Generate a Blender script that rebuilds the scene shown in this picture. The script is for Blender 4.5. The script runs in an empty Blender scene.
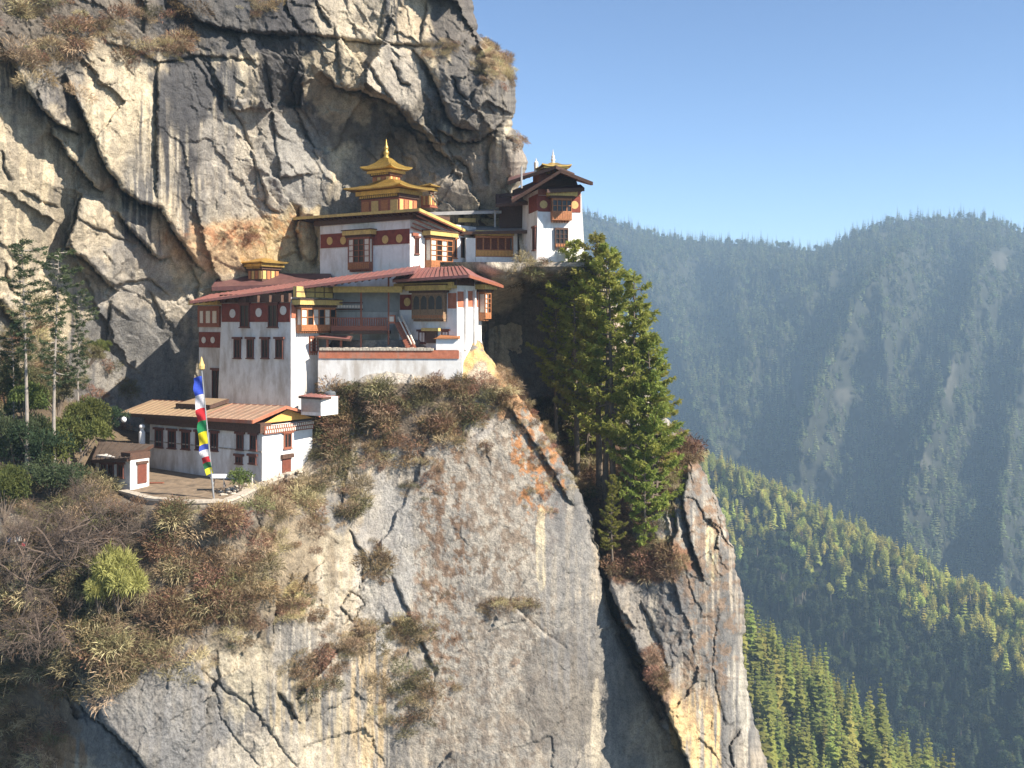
import bpy, bmesh, math, random
import numpy as np
from mathutils import Vector, Matrix
R = math.radians
random.seed(7)
SC = bpy.context.scene
COL = SC.collection

# ------------------------------------------------------------------ camera, sky, sun, exposure
F = 1024.0                       # focal length in pixels, horizon at pixel row 320
cam_d = bpy.data.cameras.new('camera'); cam = bpy.data.objects.new('camera', cam_d); COL.objects.link(cam)
cam.location = (0, 0, 0); cam.rotation_euler = (R(90), 0, 0)
cam_d.sensor_width = 36; cam_d.lens = 36*F/1024; cam_d.shift_y = -64/1024
cam_d.clip_start = 0.5; cam_d.clip_end = 60000
SC.camera = cam
SUN_AZ, SUN_EL = -29.0, 37.0     # azimuth from +X, towards the viewer when negative
w = bpy.data.worlds.new('World'); SC.world = w; w.use_nodes = True
nt = w.node_tree; bg = nt.nodes['Background']
sky = nt.nodes.new('ShaderNodeTexSky'); sky.sky_type = 'NISHITA'; sky.sun_disc = False
sky.sun_elevation = R(SUN_EL); sky.sun_rotation = R(90-SUN_AZ); sky.altitude = 3000
sky.air_density = 1.0; sky.dust_density = 0.3; sky.ozone_density = 3.5
nt.links.new(sky.outputs[0], bg.inputs[0]); bg.inputs[1].default_value = 0.088
sl = bpy.data.lights.new('sun', 'SUN'); sl.energy = 5.0; sl.angle = R(0.5); sl.color = (1.0, 0.92, 0.80)
so = bpy.data.objects.new('sun', sl); COL.objects.link(so)
SDIR = Vector((math.cos(R(SUN_AZ))*math.cos(R(SUN_EL)), math.sin(R(SUN_AZ))*math.cos(R(SUN_EL)), math.sin(R(SUN_EL))))
so.rotation_euler = SDIR.to_track_quat('Z', 'Y').to_euler(); so.location = (200, -100, 200)
SC.view_settings.view_transform = 'Standard'; SC.view_settings.look = 'None'
SC.view_settings.exposure = 1.15; SC.view_settings.gamma = 1; SC.view_settings.use_curve_mapping = False
SC.cycles.max_bounces = 6; SC.cycles.diffuse_bounces = 3; SC.cycles.glossy_bounces = 2; SC.cycles.transparent_max_bounces = 8
SC.cycles.use_denoising = True; SC.cycles.sample_clamp_indirect = 6

# ------------------------------------------------------------------ helpers
def P(px, py, d): return Vector(((px-512)/F*d, d, (320-py)/F*d))
def tag(o, label, cat, group=None):
    o['label'] = label; o['category'] = cat
    if group: o['group'] = group
    return o
def empty(name, loc, label=None, cat=None, group=None):
    o = bpy.data.objects.new(name, None); COL.objects.link(o); o.location = loc; o.empty_display_size = 0.5
    if label: tag(o, label, cat, group)
    return o
def worldloc(o):
    v = Vector((0, 0, 0))
    while o: v += Vector(o.location); o = o.parent
    return v
def copy_tree(o, parent=None):
    c = o.copy(); COL.objects.link(c)
    if parent: c.parent = parent
    for ch in list(o.children): copy_tree(ch, c)
    return c

class MB:
    def __init__(s): s.v = []; s.f = []; s.m = []
    def poly(s, pts, mi=0):
        i = len(s.v); s.v += [tuple(p) for p in pts]; s.f.append(tuple(range(i, i+len(pts)))); s.m.append(mi)
    def hexa(s, q, mi=0):   # 8 corners: bottom 4 then top 4
        i = len(s.v); s.v += [tuple(p) for p in q]
        for f in ((3,2,1,0),(4,5,6,7),(0,1,5,4),(1,2,6,5),(2,3,7,6),(3,0,4,7)):
            s.f.append(tuple(i+k for k in f)); s.m.append(mi)
    def box(s, fc, u0, u1, z0, z1, o0, o1, mi=0):
        s.hexa([fc.W(u0,z0,o0), fc.W(u1,z0,o0), fc.W(u1,z0,o1), fc.W(u0,z0,o1), fc.W(u0,z1,o0), fc.W(u1,z1,o0), fc.W(u1,z1,o1), fc.W(u0,z1,o1)], mi)
    def slab(s, pts, th, mi=0):      # quad sheet of thickness th (downwards)
        s.hexa([Vector(p)-Vector((0,0,th)) for p in pts]+[Vector(p) for p in pts], mi)
    def tube(s, pts, rads, n=6, mi=0, cap=True):
        i0 = len(s.v); pts = [Vector(p) for p in pts]
        for k, p in enumerate(pts):
            d = (pts[min(k+1, len(pts)-1)]-pts[max(k-1, 0)])
            if d.length < 1e-9: d = Vector((0,0,1))
            d.normalize(); a = d.cross(Vector((0.13,0.97,0.2))).normalized(); b = d.cross(a)
            for j in range(n):
                t = 2*math.pi*j/n; s.v.append(tuple(p+(a*math.cos(t)+b*math.sin(t))*rads[k]))
        for k in range(len(pts)-1):
            for j in range(n):
                s.f.append((i0+k*n+j, i0+k*n+(j+1)%n, i0+(k+1)*n+(j+1)%n, i0+(k+1)*n+j)); s.m.append(mi)
        if cap:
            s.f.append(tuple(i0+j for j in range(n))[::-1]); s.m.append(mi)
            s.f.append(tuple(i0+(len(pts)-1)*n+j for j in range(n))); s.m.append(mi)
    def lathe(s, c, prof, n=10, mi=0):  # prof list of (r,z)
        s.tube([Vector(c)+Vector((0,0,z)) for r, z in prof], [max(r,.002) for r, z in prof], n, mi)
    def build(s, name, mats, parent=None, smooth=False):
        me = bpy.data.meshes.new(name); off = worldloc(parent) if parent else Vector((0,0,0))
        me.from_pydata([(x-off.x, y-off.y, z-off.z) for x, y, z in s.v], [], s.f)
        if not isinstance(mats, (list, tuple)): mats = [mats]
        for m in mats: me.materials.append(m)
        if len(mats) > 1: me.polygons.foreach_set('material_index', s.m)
        if smooth: me.polygons.foreach_set('use_smooth', [True]*len(s.f))
        me.update()
        bm = bmesh.new(); bm.from_mesh(me); bmesh.ops.recalc_face_normals(bm, faces=bm.faces); bm.to_mesh(me); bm.free()
        o = bpy.data.objects.new(name, me); COL.objects.link(o)
        if parent: o.parent = parent
        return o
def np_mesh(name, verts, faces, mats, smooth=True, col=None, mi=None):
    me = bpy.data.meshes.new(name); verts = np.asarray(verts, np.float32); faces = np.asarray(faces, np.int32)
    n, k = faces.shape
    me.vertices.add(len(verts)); me.vertices.foreach_set('co', verts.ravel())
    me.loops.add(n*k); me.loops.foreach_set('vertex_index', faces.ravel())
    me.polygons.add(n); me.polygons.foreach_set('loop_start', np.arange(0, n*k, k, dtype=np.int32))
    me.polygons.foreach_set('loop_total', np.full(n, k, np.int32))
    for m in (mats if isinstance(mats, (list, tuple)) else [mats]): me.materials.append(m)
    if mi is not None: me.polygons.foreach_set('material_index', np.asarray(mi, np.int32))
    me.polygons.foreach_set('use_smooth', np.full(n, smooth, bool))
    me.update(calc_edges=True); me.validate()
    if col is not None:
        at = me.color_attributes.new('Col', 'FLOAT_COLOR', 'POINT')
        c = np.ones((len(verts), 4), np.float32); c[:, :3] = col; at.data.foreach_set('color', c.ravel())
    return me
def link(name, me, parent=None, loc=None):
    o = bpy.data.objects.new(name, me); COL.objects.link(o)
    if parent: o.parent = parent
    if loc is not None: o.location = loc
    return o

class Fac:      # a vertical facade plane
    def __init__(s, O, t, n): s.O = Vector(O); s.t = Vector(t).normalized(); s.n = Vector(n).normalized()
    def off(s, o): return Fac(s.O+s.n*o, s.t, s.n)
    def hit(s, px, py):
        k = (px-512)/F; y = (s.O.x*s.n.x+s.O.y*s.n.y)/(k*s.n.x+s.n.y); return Vector((k*y, y, (320-py)/F*y))
    def uz(s, px, py):
        h = s.hit(px, py); return (h-s.O).dot(s.t), h.z
    def W(s, u, z, o=0):
        p = s.O+s.t*u+s.n*o; return Vector((p.x, p.y, z))
    def rect(s, px0, py0, px1, py1):
        pm, qm = (px0+px1)/2, (py0+py1)/2
        ua, ub = s.uz(px0, qm)[0], s.uz(px1, qm)[0]
        return min(ua, ub), max(ua, ub), s.uz(pm, py1)[1], s.uz(pm, py0)[1]
def corner(px, d, a):
    """left-facing front facade and right-facing side facade meeting at pixel column px, depth d"""
    O = P(px, 320, d); a = R(a); c, n = math.cos(a), math.sin(a)
    return Fac(O, (-c, n, 0), (-n, -c, 0)), Fac(O, (n, c, 0), (c, -n, 0))

# ------------------------------------------------------------------ numpy noise
def _h(ix, iy, seed):
    with np.errstate(over='ignore'):
        h = (ix.astype(np.uint32)*np.uint32(374761393) + iy.astype(np.uint32)*np.uint32(668265263) + np.uint32((seed*2246822519) & 0xffffffff))
        h = (h ^ (h >> np.uint32(13)))*np.uint32(1274126177); h = h ^ (h >> np.uint32(16)); h = h*np.uint32(2654435761); h ^= h >> np.uint32(15)
    return h.astype(np.float64)/4294967295.0
def noise2(u, v, seed=0):
    iu, iv = np.floor(u), np.floor(v); fu, fv = u-iu, v-iv; iu = iu.astype(np.int64); iv = iv.astype(np.int64)
    def g(a, b):
        t = _h(iu+a, iv+b, seed)*2*math.pi; return np.cos(t)*(fu-a)+np.sin(t)*(fv-b)
    su, sv = fu**3*(fu*(fu*6-15)+10), fv**3*(fv*(fv*6-15)+10)
    return ((g(0,0)*(1-su)+g(1,0)*su)*(1-sv)+(g(0,1)*(1-su)+g(1,1)*su)*sv)*1.5
def fbm(u, v, oct=5, seed=0, gain=.5, ridged=False):
    r = np.zeros_like(u); a = 1.0; f = 1.0; tot = 0
    for k in range(oct):
        n = noise2(u*f+k*17.3, v*f-k*9.1, seed+k)
        if ridged: n = 1-2*np.abs(n)
        r += a*n; tot += a; a *= gain; f *= 2.03
    return r/tot
def facets(u, v, seed):
    """worley cells, each a tilted plane: returns displacement, cell random, edge distance"""
    iu, iv = np.floor(u).astype(np.int64), np.floor(v).astype(np.int64)
    d1 = np.full(u.shape, 9.); d2 = np.full(u.shape, 9.); bu = np.zeros(u.shape); bv = np.zeros(u.shape); bi = np.zeros(u.shape); bj = np.zeros(u.shape); rr = np.zeros(u.shape)
    for a in (-1, 0, 1):
        for b in (-1, 0, 1):
            cu, cv = iu+a, iv+b
            pu = cu+_h(cu, cv, seed); pv = cv+_h(cu, cv, seed+1); d = (u-pu)**2+(v-pv)**2
            near = d < d1
            d2 = np.where(near, d1, np.minimum(d2, d)); d1 = np.where(near, d, d1)
            bu = np.where(near, u-pu, bu); bv = np.where(near, v-pv, bv)
            bi = np.where(near, _h(cu, cv, seed+2)*2-1, bi); bj = np.where(near, _h(cu, cv, seed+3)*2-1, bj); rr = np.where(near, _h(cu, cv, seed+4), rr)
    return bu*bi+bv*bj, rr, np.sqrt(d2)-np.sqrt(d1)
def sstep(a, b, x):
    t = np.clip((x-a)/(b-a), 0, 1); return t*t*(3-2*t)
def interp(x, tab):
    a = np.array(tab, float); return np.interp(x, a[:, 0], a[:, 1])
def lattice(xs, ys, T, X, Y):
    T = np.array(T, float); xs = np.array(xs, float); ys = np.array(ys, float)
    def idx(a, q):
        q = np.clip(q, a[0], a[-1]-1e-6); i = np.clip(np.searchsorted(a, q, side='right')-1, 0, len(a)-2); return i, (q-a[i])/(a[i+1]-a[i])
    i, fx = idx(xs, X); j, fy = idx(ys, Y)
    def cr(p0, p1, p2, p3, t): return p1+.5*t*(p2-p0+t*(2*p0-5*p1+4*p2-p3+t*(3*(p1-p2)+p3-p0)))
    def row(jj):
        jj = np.clip(jj, 0, len(ys)-1); g = lambda k: T[jj, np.clip(i+k, 0, len(xs)-1)]
        return cr(g(-1), g(0), g(1), g(2), fx)
    return cr(row(j-1), row(j), row(j+1), row(j+2), fy)
def polydist(X, Y, pts):
    """distance to a pixel polyline, signed side (+ = right of travel in image) and parameter along it"""
    best = np.full(X.shape, 1e9); side = np.zeros(X.shape); par = np.zeros(X.shape); n = len(pts)-1
    for k in range(n):
        (ax, ay), (bx, by) = pts[k], pts[k+1]; dx, dy = bx-ax, by-ay; L2 = dx*dx+dy*dy
        t = np.clip(((X-ax)*dx+(Y-ay)*dy)/L2, 0, 1); qx, qy = X-ax-t*dx, Y-ay-t*dy; d = np.hypot(qx, qy)
        m = d < best; best = np.where(m, d, best); side = np.where(m, np.sign(dx*qy-dy*qx), side); par = np.where(m, (k+t)/n, par)
    return best, side, par
def blob(X, Y, cx, cy, rx, ry, soft=.5):
    d = np.sqrt(((X-cx)/rx)**2+((Y-cy)/ry)**2); return 1-sstep(1-soft, 1+soft, d)

# ------------------------------------------------------------------ materials
def newmat(name):
    m = bpy.data.materials.new(name); m.use_nodes = True; t = m.node_tree; b = t.nodes['Principled BSDF']
    b.inputs['Roughness'].default_value = .8
    return m, t, b
def N(t, kind, **kw):
    n = t.nodes.new(kind)
    for k, v in kw.items():
        if hasattr(n, k): setattr(n, k, v)
        else: n.inputs[k.replace('_', ' ')].default_value = v
    return n
def noise_node(t, scale, detail=6, rough=.6, stretch=None):
    tc = N(t, 'ShaderNodeTexCoord'); n = N(t, 'ShaderNodeTexNoise'); n.inputs['Scale'].default_value = scale; n.inputs['Detail'].default_value = detail; n.inputs['Roughness'].default_value = rough
    src = tc.outputs['Object']
    if stretch:
        mp = N(t, 'ShaderNodeMapping'); mp.inputs['Scale'].default_value = stretch; t.links.new(src, mp.inputs[0]); src = mp.outputs[0]
    t.links.new(src, n.inputs['Vector']); return n
def ramp(t, src, stops):
    r = N(t, 'ShaderNodeValToRGB'); e = r.color_ramp.elements
    while len(e) < len(stops): e.new(.5)
    for k, (p, c) in enumerate(stops):
        e[k].position = p; e[k].color = (*c, 1) if len(c) == 3 else c
    t.links.new(src, r.inputs[0]); return r
def mix(t, a, b, fac, mode='MIX'):
    m = N(t, 'ShaderNodeMix'); m.data_type = 'RGBA'; m.blend_type = mode
    for sock, v in ((m.inputs[6], a), (m.inputs[7], b), (m.inputs[0], fac)):
        if isinstance(v, (int, float)): sock.default_value = v
        elif isinstance(v, (tuple, list)): sock.default_value = (*v, 1)
        else: t.links.new(v, sock)
    return m.outputs[2]
def bump(t, b, h, strength, dist):
    n = N(t, 'ShaderNodeBump'); n.inputs['Strength'].default_value = strength; n.inputs['Distance'].default_value = dist
    t.links.new(h, n.inputs['Height']); t.links.new(n.outputs[0], b.inputs['Normal'])
def mat_simple(name, c, var=.25, scale=3, rough=.75, dirt=None, stretch=None, metal=0, bmp=0):
    m, t, b = newmat(name); n = noise_node(t, scale, 5, .65, stretch)
    lo = tuple(x*(1-var) for x in c); hi = tuple(min(1, x*(1+var)) for x in c)
    r = ramp(t, n.outputs[0], [(.3, lo), (.7, hi)]); out = r.outputs[0]
    if dirt:
        n2 = noise_node(t, .45, 8, .7, (1.6, 1.6, .45)); f = ramp(t, n2.outputs[0], [(.5, (0,0,0)), (.72, (1,1,1))]); out = mix(t, out, dirt, f.outputs[0])
    t.links.new(out, b.inputs['Base Color']); b.inputs['Roughness'].default_value = rough; b.inputs['Metallic'].default_value = metal
    if bmp: bump(t, b, n.outputs[0], bmp, .05)
    return m
def mat_white(name, base, dirt, amt=.66):
    m, t, b = newmat(name)
    n1 = noise_node(t, 1.4, 8, .7); n2 = noise_node(t, .5, 8, .65, (1.5, 1.5, .5)); n3 = noise_node(t, 7, 4, .6)
    r1 = ramp(t, n1.outputs[0], [(.3, tuple(x*.86 for x in base)), (.65, base)])
    f2 = ramp(t, n2.outputs[0], [(amt-.12, (0,0,0)), (amt+.1, (.7,.7,.7))])
    c = mix(t, r1.outputs[0], dirt, f2.outputs[0])
    t.links.new(c, b.inputs['Base Color']); b.inputs['Roughness'].default_value = .9; bump(t, b, n3.outputs[0], .25, .06)
    return m
M = {}
M['white'] = mat_white('whitewash', (.80,.79,.77), (.42,.36,.29), .60)
M['oldwhite'] = mat_white('weathered_whitewash', (.72,.70,.67), (.33,.27,.21), .55)
M['maroon'] = mat_simple('maroon_paint', (.20,.045,.028), .3, 2, .85)
M['brick'] = mat_simple('brick_red_paint', (.42,.14,.075), .25, 2, .85, dirt=(.3,.2,.15))
M['gold'] = mat_simple('gilded_copper', (.56,.37,.10), .32, 4, .40, metal=.7, dirt=(.30,.19,.07))
M['disc'] = mat_simple('gold_paint', (.55,.37,.13), .2, 4, .6)
M['paledisc'] = mat_simple('pale_paint', (.62,.58,.52), .15, 4, .8)
M['fascia'] = mat_simple('yellow_fascia', (.56,.40,.13), .25, 4, .7, dirt=(.3,.2,.09))
M['ochre'] = mat_simple('ochre_panel', (.70,.37,.10), .15, 3, .75)
M['wood'] = mat_simple('dark_timber', (.085,.042,.026), .4, 5, .75)
M['redwood'] = mat_simple('red_timber', (.26,.085,.045), .35, 5, .7)
M['slotwood'] = mat_simple('dark_red_window_timber', (.13,.045,.03), .35, 5, .7)
M['orangewood'] = mat_simple('orange_painted_timber', (.37,.145,.055), .35, 6, .7)
M['timber'] = mat_simple('brown_timber', (.25,.155,.085), .35, 5, .7)
M['dark'] = mat_simple('dark_pane', (.018,.016,.016), .3, 4, .35)
M['paper'] = mat_simple('pale_window_panel', (.68,.60,.50), .15, 5, .8)
M['redroof'] = mat_simple('red_metal_roof', (.26,.105,.09), .22, .8, .6, dirt=(.20,.12,.10), stretch=(3,3,.4))
M['darkroof'] = mat_simple('dull_maroon_roof', (.13,.06,.055), .25, 1.5, .6)
M['tanroof'] = mat_simple('tan_metal_roof', (.34,.235,.14), .14, 1.0, .65, dirt=(.30,.185,.115), stretch=(2.5,2.5,1))
M['rustroof'] = mat_simple('rusty_metal_roof', (.33,.215,.145), .18, 1.0, .65, dirt=(.33,.16,.10))
M['brownroof'] = mat_simple('brown_roof', (.10,.07,.052), .3, 1.5, .8)
M['greyroof'] = mat_simple('grey_metal_roof', (.36,.35,.34), .2, 1.2, .55)
M['stone'] = mat_simple('rough_stone', (.34,.29,.23), .45, 3.5, .9, dirt=(.13,.11,.09), bmp=.8)
M['coping'] = mat_simple('stone_coping', (.46,.40,.32), .3, 4, .9, bmp=.5)
M['earth'] = mat_simple('bare_earth', (.22,.16,.105), .35, 1.2, .95, dirt=(.12,.09,.06), bmp=.5)
M['steel'] = mat_simple('galvanised_steel', (.36,.36,.36), .15, 3, .45, metal=.5)
M['tank'] = mat_simple('grey_plastic', (.10,.11,.12), .15, 3, .5)
M['reddoor'] = mat_simple('red_door_paint', (.15,.042,.024), .25, 3, .6)
M['plasticwhite'] = mat_simple('white_plastic', (.75,.76,.78), .08, 3, .5)
def flagmat():
    m, t, b = newmat('prayer_flag_cloth'); at = N(t, 'ShaderNodeVertexColor'); at.layer_name = 'Col'
    n = noise_node(t, 9, 4, .6); f = ramp(t, n.outputs[0], [(.45, (1,1,1)), (.75, (.72,.72,.72))])
    c = mix(t, at.outputs[0], f.outputs[0], 1.0, 'MULTIPLY'); t.links.new(c, b.inputs['Base Color'])
    b.inputs['Roughness'].default_value = .9
    tr = N(t, 'ShaderNodeBsdfTranslucent'); t.links.new(c, tr.inputs[0]); mx = N(t, 'ShaderNodeMixShader'); mx.inputs[0].default_value = .35
    t.links.new(b.outputs[0], mx.inputs[1]); t.links.new(tr.outputs[0], mx.inputs[2]); t.links.new(mx.outputs[0], t.nodes['Material Output'].inputs[0])
    return m
M['flag'] = flagmat()
def mat_leaf(name, c1, c2, trans=.3, hue_by_obj=.35, rough=.75):
    m, t, b = newmat(name); n = noise_node(t, .9, 3, .6); oi = N(t, 'ShaderNodeObjectInfo')
    r = ramp(t, n.outputs[0], [(.32, c1), (.68, c2)])
    v = N(t, 'ShaderNodeMapRange'); t.links.new(oi.outputs['Random'], v.inputs[0]); v.inputs[3].default_value = 1-hue_by_obj; v.inputs[4].default_value = 1+hue_by_obj
    hs = N(t, 'ShaderNodeHueSaturation'); t.links.new(v.outputs[0], hs.inputs['Value']); t.links.new(r.outputs[0], hs.inputs['Color'])
    v2 = N(t, 'ShaderNodeMath', operation='MULTIPLY_ADD'); mm = N(t, 'ShaderNodeMath', operation='FRACT'); m7 = N(t, 'ShaderNodeMath', operation='MULTIPLY'); m7.inputs[1].default_value = 7.31
    t.links.new(oi.outputs['Random'], m7.inputs[0]); t.links.new(m7.outputs[0], mm.inputs[0]); t.links.new(mm.outputs[0], v2.inputs[0]); v2.inputs[1].default_value = .06; v2.inputs[2].default_value = .47
    t.links.new(v2.outputs[0], hs.inputs['Hue'])
    t.links.new(hs.outputs[0], b.inputs['Base Color']); b.inputs['Roughness'].default_value = rough; b.inputs['Specular IOR Level'].default_value = .25
    if trans:
        tr = N(t, 'ShaderNodeBsdfTranslucent'); t.links.new(hs.outputs[0], tr.inputs[0]); mx = N(t, 'ShaderNodeMixShader'); mx.inputs[0].default_value = trans
        t.links.new(b.outputs[0], mx.inputs[1]); t.links.new(tr.outputs[0], mx.inputs[2]); t.links.new(mx.outputs[0], t.nodes['Material Output'].inputs[0])
    return m
M['pine'] = mat_leaf('pine_needles', (.21,.24,.052), (.43,.42,.10), .5, .22)
M['darkpine'] = mat_leaf('dark_needles', (.030,.050,.024), (.066,.086,.036), .3, .45)  # darkened to paint shade into the ridge flank; dark left-hand evergreens share it
M['farpine'] = mat_leaf('far_needles', (.085,.115,.05), (.19,.21,.085), .35, .55)
M['yellowpine'] = mat_leaf('yellow_green_needles', (.22,.245,.05), (.37,.37,.09), .45, .3)
M['sunpaintedpine'] = mat_leaf('sun_painted_needles', (.36,.38,.08), (.56,.53,.14), .5, .35)  # brighter needle colour paints sunlight onto the ridge crest trees
M['broad'] = mat_leaf('broad_leaves', (.065,.095,.026), (.15,.17,.045), .35, .25)
M['lime'] = mat_leaf('pale_green_sprays', (.30,.265,.085), (.50,.44,.18), .45, .1)
M['dryleaf'] = mat_leaf('dry_brown_leaves', (.17,.12,.07), (.38,.285,.175), .25, .5)
M['russet'] = mat_leaf('russet_leaves', (.16,.095,.052), (.33,.215,.125), .25, .45)
M['drygrass'] = mat_leaf('dry_grass', (.28,.21,.115), (.52,.42,.25), .25, .45)
M['olive'] = mat_leaf('olive_leaves', (.08,.078,.036), (.185,.165,.08), .25, .5)
M['bark'] = mat_simple('bark', (.15,.115,.085), .4, 4, .95, stretch=(3,3,.6), bmp=.6)
M['palebark'] = mat_simple('pale_bark', (.26,.225,.19), .35, 4, .95, stretch=(3,3,.6), bmp=.6)
M['twig'] = mat_simple('bare_twigs', (.125,.09,.068), .35, 2, .9)
M['forestfloor'] = mat_simple('forest_floor', (.026,.027,.016), .4, .05, .95)
def mat_rock():
    m, t, b = newmat('rock'); at = N(t, 'ShaderNodeVertexColor'); at.layer_name = 'Col'
    n1 = noise_node(t, 1.1, 10, .68); n2 = noise_node(t, 6, 6, .7); n3 = noise_node(t, .55, 8, .6, (1.8, 1.8, .12))
    f1 = ramp(t, n1.outputs[0], [(.30, (.58,.57,.56)), (.5, (1,1,1)), (.72, (1.28,1.26,1.22))])
    f2 = ramp(t, n2.outputs[0], [(.36, (.45,.44,.43)), (.5, (1,1,1)), (.68, (1.4,1.37,1.33))])
    f3 = ramp(t, n3.outputs[0], [(.35, (.72,.72,.74)), (.6, (1.08,1.07,1.05))])
    c = mix(t, at.outputs[0], f1.outputs[0], .8, 'MULTIPLY'); c = mix(t, c, f2.outputs[0], .6, 'MULTIPLY'); c = mix(t, c, f3.outputs[0], .8, 'MULTIPLY')
    t.links.new(c, b.inputs['Base Color']); b.inputs['Roughness'].default_value = .88; b.inputs['Specular IOR Level'].default_value = .3
    tc = N(t, 'ShaderNodeTexCoord'); vo = N(t, 'ShaderNodeTexVoronoi'); vo.feature = 'DISTANCE_TO_EDGE'; vo.inputs['Scale'].default_value = .3
    wv = N(t, 'ShaderNodeVectorMath', operation='MULTIPLY_ADD'); wv.inputs[1].default_value = (1.6,1.6,1.6); t.links.new(n1.outputs['Color'], wv.inputs[0]); t.links.new(tc.outputs['Object'], wv.inputs[2]); t.links.new(wv.outputs[0], vo.inputs['Vector'])
    vr = ramp(t, vo.outputs['Distance'], [(0, (0,0,0)), (.035, (1,1,1))])
    h1 = mix(t, n1.outputs[0], n2.outputs[0], .35); h2 = mix(t, h1, vr.outputs[0], .10)
    bump(t, b, h2, .8, .5)
    return m
M['rock'] = mat_rock()

# ------------------------------------------------------------------ rock: a grid of rows and columns with its own depth, wrapped round its free edge
RK = {}
def rock(name, label, x0, y0, y1, edge, depth, relief, colour, step=1.0, back=30, wround=16, rround=5, cat='cliff'):
    ys = np.arange(y0, y1+.01, step); ed = interp(ys, edge)
    ed = ed+fbm(ys*.05, ys*0+3.3, 5, 11, .6)*7
    nc = int((max(e[1] for e in edge)-x0)/step); S = np.linspace(0, 1, nc)
    X = x0+(ed[:, None]-x0)*S[None, :]; Y = np.repeat(ys[:, None], nc, 1)
    D = depth(X, Y)
    q = np.clip(1-(ed[:, None]-X)/wround, 0, 1); D = D+rround*(1-np.sqrt(np.clip(1-q*q, 0, 1)))
    u, v = (X-512)/8.5, (320-Y)/8.5
    D = D-relief(X, Y, u, v)
    px, py, pz = (X-512)/F*D, D, (320-Y)/F*D
    C = colour(X, Y, u, v)
    # wrap: the side face running back from the free edge
    nb = 26; k = (np.arange(1, nb+1)/nb)[None, :]
    bx = px[:, -1:]-k**1.5*back*.45+fbm(k*6+0*py[:, -1:], pz[:, -1:]*.25+0*k, 4, 5)*1.6*np.minimum(k*6, 1); by = py[:, -1:]+k*back
    bz = pz[:, -1:]+0*k
    px, py, pz = np.hstack([px, bx]), np.hstack([py, by]), np.hstack([pz, bz])
    C = np.concatenate([C, np.repeat(C[:, -1:, :], nb, 1)], 1)
    n, m = px.shape; I = np.arange(n*m).reshape(n, m)
    faces = np.stack([I[:-1, :-1], I[1:, :-1], I[1:, 1:], I[:-1, 1:]], -1).reshape(-1, 4)
    pos = np.stack([px, py, pz], -1)
    me = np_mesh(name, pos.reshape(-1, 3), faces, M['rock'], True, C.reshape(-1, 3))
    o = link(name, me); o['kind'] = 'structure'
    RK[name] = (ys, ed, x0, nc, pos)
    return o
def rp(name, px, py):
    ys, ed, x0, nc, pos = RK[name]
    i = int(np.clip(np.searchsorted(ys, py), 0, len(ys)-1)); j = int(np.clip((px-x0)/(ed[i]-x0)*(nc-1), 0, nc-1))
    return Vector(pos[i, j])
def lines(X, Y, u, v, L):
    """cracks and ledges: (points, groove width px, groove depth m, step m, falloff px); + step = the upper right side stands proud"""
    h = np.zeros_like(X); wx = fbm(u*.7, v*.7, 5, 91, .65)*4; wy = fbm(u*.7, v*.7, 5, 92, .65)*4
    for pts, gw, gd, st, fo in L:
        st = st*(-1 if pts[-1][0]-pts[0][0]+pts[-1][1]-pts[0][1] > 0 else 1)
        x_ = [p[0] for p in pts]; y_ = [p[1] for p in pts]; pad = max(3*fo, 4*gw)+12
        m = (X > min(x_)-pad) & (X < max(x_)+pad) & (Y > min(y_)-pad) & (Y < max(y_)+pad)
        if not m.any(): continue
        d, s, t = polydist(X[m]+wx[m], Y[m]+wy[m], pts)
        end = np.sqrt(np.clip(np.minimum(t, 1-t)*6, 0, 1))
        h[m] += -gd*np.exp(-d/gw)*end
        if st:
            st_ = st*end*np.exp(-d/fo)
            h[m] += np.where(s > 0, st_*.8, -st_)
    return h
def craggy(u, v, seed, big=1.0, mid=.4, small=.16, rough=.5, rot=.5, stretch=.55):
    """broken slabs: tilted planes at three sizes that meet at sharp edges, plus fine roughness"""
    wu, wv = fbm(u*.45, v*.45, 5, seed+50, .6)*.75, fbm(u*.45, v*.45, 5, seed+60, .6)*.75
    c, s = math.cos(rot), math.sin(rot); a, b = (u+wu)*c+(v+wv)*s, (-(u+wu)*s+(v+wv)*c)*stretch
    f1, r1, e1 = facets(a/8.5, b/8.5, seed+1); f2, r2, e2 = facets(a/3.9+5, b/3.9, seed+7); f3, r3, e3 = facets(a/1.25, b/1.25+3, seed+13)
    k2 = sstep(-.2, .35, fbm(u*.08, v*.08, 3, seed+70)+.05)         # broken ground only here and there
    h = big*(f1*2.6+(r1-.5)*1.1)+mid*(.12+.88*k2)*(f2*2.2+(r2-.5)*.9-.25*np.exp(-(e2/.02)**2))+small*(.35+.65*k2)*(f3*1.5+(r3-.5)*.7)
    h = h+.10*fbm(u*1.1, v*.8, 4, seed+80, .6, True)*(.4+.6*k2)+.07*fbm(u*2.4, v*2.0, 3, seed+85, .6)
    return h+rough*(fbm(u*.35, v*.3, 6, seed+20, .55)*.35+fbm(u*.07, v*.06, 2, seed+30)*1.2)
def streaks(C, u, v, seed, dark, pale, amt):
    m = sstep(-.2, .2, fbm(u*.09, v*.06, 3, seed)); s1 = fbm(u*1.15+.4*fbm(u*.3, v*.3, 3, seed+4), v*.045, 4, seed+1, .6); s2 = fbm(u*2.1, v*.07, 3, seed+2, .6)
    C = lerp(C, dark, amt*m*sstep(.03, .2, s1)); return lerp(C, pale, amt*.7*m*sstep(.16, .34, s2))
def lerp(c, c2, m): return c+(np.array(c2)-c)*m[..., None]
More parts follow.
